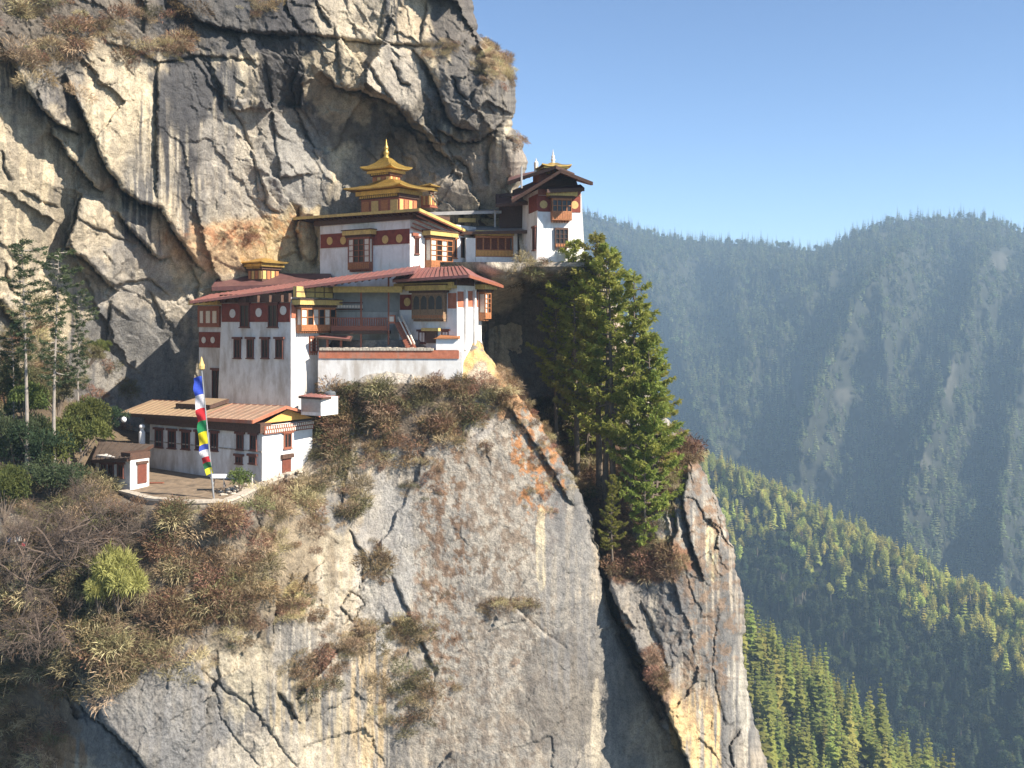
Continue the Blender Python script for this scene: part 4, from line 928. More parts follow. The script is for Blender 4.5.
t0, t1 = mid(mid(eL,eR,.32), mid(rL,rR,.32), .50), mid(mid(eL,eR,.58), mid(rL,rR,.58), .50); t2, t3 = mid(mid(eL,eR,.60), mid(rL,rR,.60), .98), mid(mid(eL,eR,.36), mid(rL,rR,.36), .98)
up = Vector((0,0,.55)); slabroof(hs, (t0+up, t1+up, t2+up, t3+up), .1, (M['tanroof'], M['wood']), name='raised_roof', edge=.3)
# annex on the left
NF, NS = corner(130, 106.5, 33)
an = empty('annex', NF.W(2, NF.uz(130, 484)[1], -1.5), 'low white annex with brown roof and red door left of the long house', 'house')
wl, u_, v_, zb_, zt_ = wall(NF, NS, an, 96, 149, 490, 459, M['oldwhite'])
m = MB(); m.box(NS, .02, v_, zb_, zt_, -.3, .03); m.build('side_wall', M['white'], an)
for x0, x1 in ((102,106.5),(109,114),(118,124)): slot_window(NF.off(.02), an, x0, 464, x1, 477)
m = MB(); a = NS.rect(137, 463.5, 146, 483); m.box(NS, *a, 0, .14); d_ = m.build('door', M['reddoor'], an); m = MB(); m.box(NS, a[0]-.15, a[1]+.15, a[3]+.003, a[3]+.25, 0, .25); m.build('lintel', M['wood'], d_)
e0, e1 = NF.off(.8).hit(92, 460), NF.off(.8).hit(127.5, 458.5)
slabroof(an, (e0, e1, P(153,444.5,113), P(100,441,118)), .12, (M['brownroof'], M['wood'], M['wood']), edge=.2, seams=8)
m = MB(); a = NS.rect(130, 452, 150, 459); m.box(NS, *a, -1.5, .05); m.build('gable', M['wood'], an)
# grey hut above the house and its water tank
hut = empty('utility_hut', P(318, 412, 110.5), 'small grey and white hut with red tin roof above the house gable', 'hut')
UF, US = corner(321, 110, 30)
wl, *_ = wall(UF, US, hut, 301, 338, 416, 398, M['white'])
m = MB(); a = UF.rect(302, 399, 320.5, 412); m.box(UF, *a, 0, .05); m.build('grey_side', M['steel'], hut)
slabroof(hut, (UF.off(.4).hit(299,396.5), UF.off(.4).hit(322,398), P(339,396.5,113.5), P(312,393.5,115.5)), .1, (M['redroof'], M['wood']), edge=.08, seams=6)
tk = MB(); p = P(330, 395.5, 115); tk.lathe(p, [(.62,-1),(.66,-.2),(.66,.3),(.5,.48),(.18,.52),(.18,.6),(.02,.61)], 16); tko = tk.build('water_tank', M['tank']); tag(tko, 'dark round water tank behind the red-roofed grey hut', 'tank')

# lower terrace ground, its retaining wall
zc = P(262, 484, 108).z
cpts = [(124,493,105.5),(150,500.5,100.5),(185,504,98.6),(225,503,99.2),(238,498,101.5),(262,486,107.5),(300,470,113)]
edge3 = [P(*c) for c in cpts]
back3 = [Vector((P(110,484,118).x, 118, zc+.3)), Vector((P(150,484,122).x, 122, zc+.5)), Vector((P(320,484,122).x, 122, zc+.6))]
m = MB(); cen = Vector((P(215,489,110).x, 110, zc)); ring = edge3+back3[::-1]
ring = [edge3[k] for k in range(len(edge3))]+[back3[2], back3[1], back3[0]]
for k in range(len(ring)): m.poly([cen, ring[k], ring[(k+1) % len(ring)]])
o = m.build('terrace_ground', M['earth']); o['kind'] = 'structure'
rw = empty('retaining_wall', edge3[2]-Vector((0,0,1.5)), 'rough stone retaining wall curving round the earthen terrace below the house', 'wall')
m = MB(); cp = MB()
fine = []
for k in range(len(edge3)-1):
    for j in range(6): fine.append(edge3[k].lerp(edge3[k+1], j/6))
fine.append(edge3[-1])
def offs(k, dd):
    t = (fine[min(k+1, len(fine)-1)]-fine[max(k-1, 0)]); n = Vector((t.y, -t.x, 0)).normalized(); return fine[k]+n*dd
for k in range(len(fine)-1):
    a0, a1, b0, b1 = offs(k,.45), offs(k+1,.45), offs(k,-.25), offs(k+1,-.25); dn = Vector((0,0,3.4)); upz = Vector((0,0,.12))
    m.hexa([a0-dn, a1-dn, b1-dn, b0-dn, a0+upz, a1+upz, b1+upz, b0+upz])
    j = Vector((0,0,.02+.06*random.random())); cp.hexa([offs(k,.58)+upz*1.05+Vector((0,0,.0)), offs(k+1,.58)+upz*1.05, offs(k+1,-.35)+upz*1.05, offs(k,-.35)+upz*1.05, offs(k,.58)+upz*2.6+j, offs(k+1,.58)+upz*2.6+j, offs(k+1,-.35)+upz*2.6+j, offs(k,-.35)+upz*2.6+j])
m.build('wall', M['stone'], rw); cp.build('coping', M['coping'], rw)
# loose stones on the terrace
def stone(px, py, d, r, i):
    m = MB(); rs = random.Random(i); c = P(px, py, d); n = 7
    rings = [(0,-.5),(.8,-.35),(1,.05),(.7,.42),(0,.55)]; V = []
    for f, z in rings: V.append([c+Vector((f*r*math.cos(t)*(1+.3*rs.uniform(-1,1)), f*r*.8*math.sin(t)*(1+.3*rs.uniform(-1,1)), z*r+.1*r*rs.uniform(-1,1))) for t in np.linspace(0, 2*math.pi, n+1)[:-1]])
    for a in range(len(V)-1):
        for k in range(n): m.poly([V[a][k], V[a][(k+1)%n], V[a+1][(k+1)%n], V[a+1][k]])
    return m.build('loose_stone', M['coping'])
for i, (px, py, d) in enumerate([(225,495,103),(229,493,104),(233,494,103.6),(237,491,104.6),(232,489,105.6),(240,488,106),(228,489.5,105.3),(245,489,105.7),(236,486.5,106.6),(252,487,106.6),(221,492,104.3),(248,485,107.2),(268,481,108.6),(275,477,110),(285,473,111.5),(293,470,112.5)]):
    tag(stone(px, py, d, .28+.12*random.random(), i), 'pale loose stone lying on the rubble edge beside the long house', 'stone', 'loose stones along the terrace edge')
for i in range(34):
    f = random.random(); px, py, d = 222+80*f, 497-25*f+random.uniform(-4,5), 103.2+9*f+random.uniform(-.8,.4)
    tag(stone(px, py, d, .16+.22*random.random(), 50+i), 'pale loose stone lying on the rubble edge beside the long house', 'stone', 'loose stones along the terrace edge')
for i, (x0, x1, yy, d) in enumerate([(160,196,487,112.2),(172,210,489,111),(196,226,488,110.4)]):
    m = MB(); a, b_ = P(x0, yy, d), P(x1, yy+2, d-1.4); m.tube([a, a.lerp(b_,.5), b_], [.17,.16,.14], 8); tag(m.build('log', M['wood']), ['long dark log against the house wall, nearest the red annex door','middle dark log on the terrace before the house windows','short dark log lying nearest the prayer flag'][i], 'log')
bnch = empty('bench', P(156, 487, 109.5), 'low wooden bench beside the red annex door on the terrace', 'bench'); p = P(156, 487, 109.5)
m = MB(); m.hexa([p+Vector((sx*.8, sy*.2, z)) for z in (.42,.5) for sx, sy in ((-1,-1),(1,-1),(1,1),(-1,1))]); m.build('seat', M['redwood'], bnch)
for sx in (-.65, .65):
    m = MB(); m.hexa([p+Vector((sx+dx*.06, dy*.18, z)) for z in (0,.419) for dx, dy in ((-1,-1),(1,-1),(1,1),(-1,1))]); m.build('leg', M['wood'], bnch)
# wooden frame and a white table on the terrace
fm = MB(); p = P(247, 487, 106); w_, h_ = .55, 1.25
fr_ = empty('wooden_frame', p, 'small empty wooden frame standing by the house wall near the sapling', 'frame')
for dx in (-w_, w_): fm.tube([p+Vector((dx,0,0)), p+Vector((dx,0,h_))], [.06,.06], 5)
fm.tube([p+Vector((-w_,0,h_)), p+Vector((w_,0,h_))], [.06,.06], 5); fm.build('posts', M['paper'], fr_)
fm = MB(); fm.tube([p+Vector((-w_,0,.35)), p+Vector((w_,0,.35))], [.05,.05], 5); fm.build('rail', M['paper'], fr_)
tb = empty('garden_table', P(219, 487, 104.5), 'white folding table on the terrace beside the prayer flag pole', 'table'); p = P(219, 487, 104.5)
tm = MB(); tp = p+Vector((0,0,.95)); tm.hexa([tp+Vector((-.75,-.4,0)), tp+Vector((.75,-.4,0)), tp+Vector((.75,.4,.25)), tp+Vector((-.75,.4,.25)), tp+Vector((-.75,-.4,.07)), tp+Vector((.75,-.4,.07)), tp+Vector((.75,.4,.32)), tp+Vector((-.75,.4,.32))]); tm.build('table_top', M['plasticwhite'], tb)
for dx in (-.6, .6):
    lm = MB(); lm.tube([p+Vector((dx,-.3,0)), p+Vector((dx*.7,.2,1.0))], [.05,.05], 5); lm.tube([p+Vector((dx,.3,0)), p+Vector((dx*.7,-.2,.98))], [.05,.05], 5); lm.build('leg', M['steel'], tb)
for px, py, d, lab in ((117,419,119,'white round satellite dish under the left eave of the tan roof'),):
    m = MB(); c = P(124, 419.5, 116)
    rings = [[c+Vector((r*math.cos(t), -.12-.25*(1-(r/.33)**2), r*math.sin(t))) for t in np.linspace(0, 2*math.pi, 17)[:-1]] for r in (.02,.15,.26,.33)]
    for a in range(3):
        for k in range(16): m.poly([rings[a][k], rings[a][(k+1)%16], rings[a+1][(k+1)%16], rings[a+1][k]])
    sd = empty('satellite_dish', c, lab, 'dish'); m.build('dish', M['plasticwhite'], sd, True)
    m = MB(); m.tube([c+Vector((0,.0,0)), c+Vector((0,.5,.1)), c+Vector((.3,.6,1.0))], [.05,.05,.05], 6); m.build('bracket', M['steel'], sd)
wt = MB(); p = P(142, 434, 117); wt.lathe(p, [(.35,-1.2),(.36,-.2),(.36,.2),(.22,.4),(.2,.6),(.34,.8),(.3,1.0),(.05,1.15)], 12); o = wt.build('stupa_urn', M['white']); tag(o, 'whitewashed bulbous urn between the annex roof and the rock', 'urn')

# ------------------------------------------------------------------ prayer flag
fp = empty('prayer_flag_pole', P(214, 499, 101), 'tall pole flying a long vertical five-coloured prayer flag before the house', 'flag pole')
b0, t0 = P(214, 501, 101), P(201.5, 368, 101); m = MB(); m.tube([b0, b0.lerp(t0,.5), t0], [.10,.08,.05], 8); m.build('pole', M['steel'], fp)
m = MB(); m.lathe(t0-Vector((0,0,.2)), [(.12,0),(.3,.1),(.33,.45),(.22,.7),(.1,1.1),(.01,1.35)], 10); m.build('finial', M['disc'], fp)
cols = [((.045,.10,.62),376,394),((.80,.78,.82),394,407.5),((.72,.035,.045),407.5,420),((.015,.24,.085),420,431),((.86,.70,.02),431,443.5),((.06,.10,.48),443.5,449),((.78,.76,.78),449,456),((.60,.03,.04),456,461.5),((.02,.13,.05),461.5,467),((.86,.78,.04),467,473)]
V, Fc, C_ = [], [], []
for c, ya_, yb_ in cols:
    n = max(3, int((yb_-ya_)/1.2)); 
    for i in range(n):
        for j in range(6):
            for (ii, jj) in ((i,j),(i+1,j),(i+1,j+1),(i,j+1)):
                y = ya_+(yb_-ya_)*ii/n; f = (y-368)/133; pp = t0.lerp(b0, f); wd = .86*(1 if y < 455 else 1-.25*(y-455)/18)
                s = jj/6; tw = .05*math.sin(y*.16)+.14*s*math.sin(y*.31+1)
                V.append((pp.x-s*wd*math.cos(tw*.9)-.03+.03*s*math.sin(y*.5)+(.25*(y-455)/18 if y > 455 else 0), pp.y-.1-s*wd*math.sin(tw)-.06*math.sin(s*5+y*.3), pp.z-.25*s*s)); C_.append(c)
            k = len(V)-4; Fc.append((k, k+1, k+2, k+3))
me = np_mesh('flag', np.array(V)-np.array(fp.location), Fc, M['flag'], True, np.array(C_)); link('flag', me, fp)

# ------------------------------------------------------------------ vegetation
rng = np.random.default_rng(5)
def unit(v): return v/np.maximum(np.linalg.norm(v, axis=-1, keepdims=True), 1e-9)
def blades(base, dirs, length, width, bend=0.0):
    """one bent two-triangle blade (quad) per row"""
    n = len(base); side = unit(np.cross(dirs, rng.normal(size=(n, 3))))*np.asarray(width).reshape(-1, 1)/2
    L = np.asarray(length).reshape(-1, 1); mid_ = base+dirs*L*.5; tip = base+dirs*L+np.array([0, 0, -1])*bend*L
    V = np.stack([base, mid_-side, tip, mid_+side], 1).reshape(-1, 3); Fq = np.arange(n*4).reshape(n, 4); return V, Fq
class Acc:
    def __init__(s): s.V = []; s.F = []; s.M = []; s.n = 0
    def add(s, V, Fq, m=0):
        s.V.append(V); s.F.append(Fq+s.n); s.M.append(np.full(len(Fq), m)); s.n += len(V)
    def tube(s, pts, rads, n=5, m=0):
        pts = np.asarray(pts, float); d = np.gradient(pts, axis=0); d = unit(d); a = unit(np.cross(d, [.13,.97,.2])); b = np.cross(d, a)
        t = np.arange(n)*2*np.pi/n; r = np.asarray(rads)[:, None, None]
        V = pts[:, None]+(a[:, None]*np.cos(t)[None, :, None]+b[:, None]*np.sin(t)[None, :, None])*r; k = len(pts)
        I = np.arange(k*n).reshape(k, n); J = np.roll(I, -1, 1)
        s.add(V.reshape(-1, 3), np.stack([I[:-1], J[:-1], J[1:], I[1:]], -1).reshape(-1, 4), m)
    def mesh(s, name, mats, smooth=False):
        return np_mesh(name, np.concatenate(s.V), np.concatenate(s.F), mats, smooth, None, np.concatenate(s.M))
def conifer(H, r0, crown0, shape, nlimb, tufts, lean=0, tuft=(.55,.17), droop=.25, up=.15, gap=.2, seed=1, trunk_r=.4, side=None):
    """hero pine: trunk mesh with limbs, and a crown mesh of needle sprays carried by the limbs"""
    rs = np.random.default_rng(seed); T, C_ = Acc(), Acc()
    zz = np.linspace(0, H, 14); bx = lean*(zz/H)**1.5+rs.normal()*.2*np.sin(zz/H*4); by = .3*np.sin(zz/H*3+seed)
    T.tube(np.stack([bx, by, zz], 1), trunk_r*(1-zz/H*.93), 8)
    for k in range(nlimb):
        f = crown0+(1-crown0)*(k+rs.random())/nlimb
        if f > .995: continue
        h = f*H; q = (f-crown0)/(1-crown0); L = r0*shape(q)*rs.uniform(.5, 1.2)
        if rs.random() < gap*.5: L *= .45
        az = k*2.399+rs.normal()*.5
        if side is not None: L *= 1+.45*math.cos(az-side)
        d0 = np.array([math.cos(az), math.sin(az), 0]); s = np.linspace(0, 1, 6)[:, None]
        x0 = np.array([np.interp(h, zz, bx), np.interp(h, zz, by), h])
        rise = up*(1+1.5*q)
        pts = x0+d0*L*s+np.array([0, 0, 1])*L*(rise*s-droop*(1-q)*np.sin(s*np.pi*.8)+.12*s**3)
        T.tube(pts, np.linspace(.055+.02*L, .02, 6), 4)
        n = int(tufts*max(.35, L/r0)); t = rs.uniform(.18, 1, n)**.8
        idx = t*5; i0 = np.minimum(idx.astype(int), 4); fr = (idx-i0)[:, None]; b = pts[i0]*(1-fr)+pts[i0+1]*fr
        lat = np.cross(d0, [0, 0, 1]); off = rs.normal(size=(n, 1))*(.16+.30*L*.30*(1-t[:, None]*.65)); b = b+lat*off+rs.normal(size=(n, 3))*.07-np.array([0, 0, 1])*np.abs(off)*.18
        for rep in range(4):
            dr = unit(d0*.8+lat*np.sign(off)*.5+rs.normal(size=(n, 3))*.55+np.array([0, 0, .28]))
            V, Q = blades(b, dr, rs.uniform(.7, 1.3, n)*tuft[0], rs.uniform(.7, 1.3, n)*tuft[1], .12); C_.add(V, Q)
    n = 60; b = np.stack([np.full(n, bx[-1]), np.full(n, by[-1]), H-rs.random(n)*1.4], 1); V, Q = blades(b, unit(rs.normal(size=(n, 3))*.6+np.array([0, 0, .9])), np.full(n, .5), np.full(n, .14)); C_.add(V, Q)
    return T, C_
def plant(name, label, cat, loc, trunk_me, crown_me, scale=1, rot=0, group=None):
    e = empty(name, loc, label, cat, group); e.scale = (scale,)*3; e.rotation_euler = (0, 0, rot)
    if trunk_me: link('trunk', trunk_me, e)
    link('crown', crown_me, e); return e
pyr = lambda q: (1-q)**.7*.86+.14
rnd = lambda q: (1-q)**.55*(.55+.45*min(1, q*3))+.05
v1 = conifer(34, 5.9, .33, pyr, 54, 80, .6, seed=11, trunk_r=.48, tuft=(.62,.19)); v2 = conifer(34, 5.6, .40, rnd, 48, 80, -.5, seed=12, trunk_r=.45, tuft=(.62,.19), gap=.4); v3 = conifer(26, 5.2, .14, rnd, 52, 84, .4, seed=13, trunk_r=.36, tuft=(.58,.18), up=.22)
PM = [(t.mesh('trunk', M['bark'], True), c.mesh('crown', M['pine'])) for t, c in (v1, v2, v3)]
# the pines on the wooded ledge: (base px, base py, depth, top py, variant, rotation, label)
for px, py, d, ty, vi, rot, lab in [
    (577,470,127,236,1,0.2,'dark-trunked tall pine on the ledge, rising closest beneath the white tower'),
    (597,492,124.5,228,0,1.4,'tallest pine of the ledge cluster with leaning dark lower trunk'),
    (613,515,121.5,246,0,3.0,'full pine in the middle of the ledge cluster, right of the tallest one'),
    (633,535,119,268,0,4.4,'broad sunlit pine whose layered branches reach out over the far valley'),
    (648,550,118,330,2,5.2,'shorter yellowish pine at the right rim of the ledge cluster above the buttress'),
    (556,455,130,272,1,2.2,'shaded pine at the left of the cluster against the dark cave'),
    (606,500,123,240,1,5.0,'slender pine just right of the tallest one, its top half merged with it'),
    (645,542,119,296,0,2.7,'lighter pine behind the broad sunlit one, its top level with the far ridge'),
    (656,552,118,352,1,4.9,'low pine at the outermost right of the cluster, reaching over the buttress rim'),
    (588,478,129,296,2,0.9,'half-hidden pine between the two tall dark-trunked pines'),
    (613,556,115.5,470,2,2.0,'small young pine with thin pale trunk standing lowest on the ledge'),
    (646,556,116.5,420,2,3.6,'bushy low pine with bright green skirts just above the buttress face')]:
    z = P(px, py, d); Hh = (py-ty)/F*d; base = {0:34,1:34,2:26}[vi]
    plant('pine_tree', lab, 'tree', z-Vector((0,0,.6)), *PM[vi], Hh/base, rot)
# sparse old pines on the left slope
s1 = conifer(30, 3.4, .52, lambda q: .30+.75*q if q < .93 else .8, 46, 70, -.5, seed=21, trunk_r=.30, tuft=(.42,.09), droop=.12, up=.05, gap=.7)
s2 = conifer(27, 3.6, .40, lambda q: .55+.3*math.sin(q*9)*.5+.2*q, 54, 74, .4, seed=22, trunk_r=.26, tuft=(.42,.09), droop=.2, up=.05, gap=.7)
SM = [(t.mesh('trunk', M['palebark'], True), c.mesh('crown', M['darkpine'])) for t, c in (s1, s2)]
plant('pine_tree', 'tall thin pine with bare pale trunk and flat dark top at the left edge', 'tree', P(27,488,103), SM[0][0], SM[0][1], (488-241)/F*103/30, .4)
plant('pine_tree', 'ragged thinner pine right beside the flat-topped one, drooping sparse branches', 'tree', P(54,476,104), SM[1][0], SM[1][1], (476-250)/F*104/27, 1.1)
for px, py, d, ty, lab in ((12,470,106,330,'scrubby dark pine half hidden behind the two thin pale trunks'),(80,452,110,290,'sparse dark conifer standing against the sunlit rock beside the ragged pine')):
    plant('pine_tree', lab, 'tree', P(px,py,d), SM[1][0], SM[1][1], (py-ty)/F*d/27, px*.7)
# leafy masses
def bushmesh(H, W, n, leaf, seed, mats, lobes=7, stems=True, updir=.4):
    rs = np.random.default_rng(seed); A = Acc(); T = Acc()
    cs = []
    for k in range(lobes):
        a = rs.random()*6.28; r = W*.62*math.sqrt(rs.random()); cs.append((r*math.cos(a), r*math.sin(a), H*(.30+.5*rs.random()*(1-r/W*.6)), W*rs.uniform(.28,.46), H*rs.uniform(.16,.26)))
    for c in cs:
        k = n//lobes; dv = unit(rs.normal(size=(k, 3))); dv[:, 2] = np.abs(dv[:, 2])*1.0-.25; rr = rs.uniform(.45, 1.05, (k, 1))
        b = np.array(c[:3])+dv*rr*np.array([c[3], c[3], c[4]]); dr = unit(dv*.7+rs.normal(size=(k, 3))*.6+np.array([0, 0, updir]))
        V, Q = blades(b, dr, rs.uniform(.6, 1.3, k)*leaf[0], rs.uniform(.6, 1.3, k)*leaf[1], .15); A.add(V, Q)
        if stems: T.tube(np.array([[0,0,0],[c[0]*.5,c[1]*.5,c[2]*.55],[c[0],c[1],c[2]]]), [.10*W/3,.06*W/3,.02], 4)
    return (T.mesh('stem', M['bark'], True) if stems else None), A.mesh('foliage', mats)
def put_bush(name, label, cat, loc, bm_, s, rot=0, group=None):
    e = empty(name, loc, label, cat, group); e.scale = s if isinstance(s, tuple) else (s,)*3; e.rotation_euler = (0,0,rot)
    if bm_[0]: link('stem', bm_[0], e)
    link('foliage', bm_[1], e); return e
gb1 = bushmesh(4, 3, 6500, (.24,.10), 31, M['broad'], 11); gb2 = bushmesh(4, 3, 6000, (.26,.08), 32, M['darkpine'], 11); gb3 = bushmesh(4, 3, 5200, (.24,.08), 33, M['olive'], 10)
for px, py, d, w_, h_, bm_, lab in [
    (84,446,110,2.7,6.2,gb1,'bright green leafy tree nearest the annex roof, against the shaded rock'),
    (70,478,106,3.6,7.6,gb1,'wide dark-green leafy tree behind the bare grey shrub, below the thin pines'),
    (38,476,104,3.4,6.6,gb2,'dark evergreen shrub at the foot of the two pale pine trunks'),
    (4,524,96,2.2,6.6,gb1,'light green bush cut by the left edge of the picture above the path'),
    (8,420,108,2.6,7.0,gb3,'olive bush behind the flat-topped pine at the left edge'),
    (24,430,107,2.4,6.0,gb1,'small sunlit green bush between the pale trunks'),
    (104,438,112,2.2,4.0,gb2,'dark low evergreen in the shade above the annex roof'),
    (88,368,119,1.6,3.4,gb3,'olive bush growing high on the rock beside the big cliff shadow'),
    (52,500,101,3.0,5.0,gb2,'deep green thicket between the bare shrub and the pale trunks'),
    (16,470,104,3.0,7.5,gb2,'dark bushy evergreen filling the left edge below the flat-topped pine'),
    (58,420,110,2.6,6.5,gb3,'olive-brown tree crown behind the ragged pine'),
    (100,358,120,1.2,2.6,gb1,'small green bush clinging to the rock above the cliff shadow')]:
    put_bush('leafy_tree', lab, 'tree' if h_ > 6 else 'bush', P(px,py,d), bm_, (w_/2.4, w_/2.4, h_/3.6), px*.31)
pl = bushmesh(3, 1.9, 4600, (.52,.06), 41, M['lime'], 9, True, .35)
put_bush('conifer_shrub', 'pale yellow-green conifer shrub with feathery drooping sprays on the dry slope', 'shrub', P(117,612,93), pl, (1.3,1.25,2.25), .6)
put_bush('conifer_shrub', 'darker lower feathery shrub tucked against the left side of the yellow-green one', 'shrub', P(99,614,92.6), pl, (.85,.85,1.35), 2.4)
tm_ = bushmesh(2.6, 1.7, 900, (.30,.10), 42, M['broad'], 7, True, .2)
put_bush('sapling', 'small green spreading sapling on the terrace before the long house', 'tree', P(240,492,104), tm_, (1.0,1.0,1.15))
# bare twiggy shrubs
def bare(seed, H, spread, depth_=6, mats=None):
    rs = np.random.default_rng(seed); A = Acc()
    def grow(p, d, L, r, lev):
        n = 4; pts = [p]; q = p.copy(); dd = d.copy()
        for i in range(n): dd = unit(dd+rs.normal(size=3)*.22+np.array([0,0,.03])); q = q+dd*L/n; pts.append(q.copy())
        A.tube(np.array(pts), np.linspace(r, r*.6, n+1), 3 if lev > 1 else 5)
        if lev >= depth_: return
        for k in range(3 if lev < 3 else 4):
            i = rs.integers(2, n+1); nd = unit(dd+rs.normal(size=3)*.75*np.array([1,1,.75])); grow(np.array(pts[i]), nd, L*rs.uniform(.55,.8), r*.58, lev+1)
    for k in range(7):
        a = k*.9+rs.random(); grow(np.array([math.cos(a)*.3, math.sin(a)*.3, 0]), unit(np.array([math.cos(a)*spread, math.sin(a)*spread, 1])), H*.34, .075, 1)
    return A
ba1 = bare(51, 7.5, 1.0).mesh('branches', M['twig']); ba2 = bare(52, 7.5, 1.2).mesh('branches', M['twig'])
for px, py, d, me, s, rot, lab in [(66,560,93.5,ba1,1.5,.3,'large bare grey-brown shrub of tangled twigs below the annex'),(30,580,93,ba2,1.35,1.7,'bare tangled shrub at the left, in front of the hikers\' path'),(100,556,96,ba2,1.1,3.9,'smaller leafless shrub just under the terrace wall'),(40,640,90,ba1,.95,2.6,'bleached leafless shrub low on the left slope with pale branches')]:
    o = link('bare_shrub', me, None, P(px,py,d)); o.scale = (s,s,s); o.rotation_euler = (0,0,rot); tag(o, lab, 'shrub')
# dry brush: variants that stand on their own at prominent spots, then scattered by the thousand
def brush(seed, mats, n=420, H=1.3, W=1.0, leaf=(.42,.05), lobes=4):
    A = Acc(); rs = np.random.default_rng(seed)
    a = rs.random(n)*6.28; r = W*np.sqrt(rs.random(n)); b = np.stack([r*np.cos(a), r*np.sin(a), H*rs.uniform(-.1,.75,n)*(1-.55*(r/W)**2)], 1)
    d = unit(np.stack([np.cos(a)*r/W*.9, np.sin(a)*r/W*.9, .35+rs.random(n)*.8], 1)+rs.normal(size=(n,3))*.55)
    V, Q = blades(b, d, rs.uniform(.6,1.4,n)*leaf[0], rs.uniform(.6,1.4,n)*leaf[1], .2); A.add(V, Q)
    return A.mesh('dry_bush', mats)
BR = [brush(61, M['dryleaf']), brush(62, M['russet']), brush(63, M['drygrass'], 380, 1.1, 1.1, (.6,.035)), brush(64, M['olive']), brush(65, M['dryleaf'], 460, 1.5, .9, (.5,.04)), brush(66, M['drygrass'], 340, .9, .8, (.5,.035))]
BO = []
for k, (rk, px, py, s, v, lab) in enumerate([
    ('rock_promontory',374,570,2.0,1,'russet dry bush hanging in a rock hollow, alone on the pale face below the house'),
    ('rock_buttress',690,452,2.0,1,'russet bush crowning the top of the right-hand buttress'),
    ('cliff_face',172,48,1.6,2,'tawny grass tuft on a ledge high on the upper cliff above the streaked slab'),
    ('rock_promontory',400,690,1.5,3,'large olive bush clinging low on the rock face below the russet one'),
    ('rock_promontory',236,612,2.0,4,'brown bush in the cleft at the end of the dry slope'),
    ('rock_promontory',507,395,1.6,5,'tawny bush on the rock shoulder under the right end of the white building')]):
    o = link('dry_bush', BR[v], None, rp(rk, px, py)); o.scale = (s,)*3; tag(o, lab, 'bush'); BO.append((v, o))
BO = [o for v, o in sorted(BO, key=lambda q: q[0])]
def gn_scatter(name, srcs, pts, var, rot, scl, label=None, cat=None):
    me = bpy.data.meshes.new(name); me.vertices.add(len(pts)); me.vertices.foreach_set('co', np.asarray(pts, np.float32).ravel())
    for nm, ty, dat, fld in (('variant','INT',np.asarray(var, np.int32),'value'),('rot','FLOAT_VECTOR',np.asarray(rot, np.float32).ravel(),'vector'),('scl','FLOAT_VECTOR',np.asarray(scl, np.float32).ravel(),'vector')):
        a = me.attributes.new(nm, ty, 'POINT'); a.data.foreach_set(fld, dat)
    o = bpy.data.objects.new(name, me); COL.objects.link(o)
    ng = bpy.data.node_groups.new(name, 'GeometryNodeTree'); ng.interface.new_socket('Geometry', in_out='INPUT', socket_type='NodeSocketGeometry'); ng.interface.new_socket('Geometry', in_out='OUTPUT', socket_type='NodeSocketGeometry')
    gi, go_ = ng.nodes.new('NodeGroupInput'), ng.nodes.new('NodeGroupOutput'); ip = ng.nodes.new('GeometryNodeInstanceOnPoints'); jg = ng.nodes.new('GeometryNodeJoinGeometry')
    for s in reversed(srcs):
        oi = ng.nodes.new('GeometryNodeObjectInfo'); oi.inputs[0].default_value = s; oi.inputs['As Instance'].default_value = True; ng.links.new(oi.outputs['Geometry'], jg.inputs[0])
    def att(nm, ty):
        n = ng.nodes.new('GeometryNodeInputNamedAttribute'); n.data_type = ty; n.inputs[0].default_value = nm; return n.outputs[0]
    ng.links.new(gi.outputs[0], ip.inputs['Points']); ng.links.new(jg.outputs[0], ip.inputs['Instance']); ip.inputs['Pick Instance'].default_value = True
    ng.links.new(att('variant','INT'), ip.inputs['Instance Index']); ng.links.new(att('rot','FLOAT_VECTOR'), ip.inputs['Rotation']); ng.links.new(att('scl','FLOAT_VECTOR'), ip.inputs['Scale'])
    ng.links.new(ip.outputs[0], go_.inputs[0]); md = o.modifiers.new('scatter', 'NODES'); md.node_group = ng; o['kind'] = 'stuff'
    if label: tag(o, label, cat)
    return o
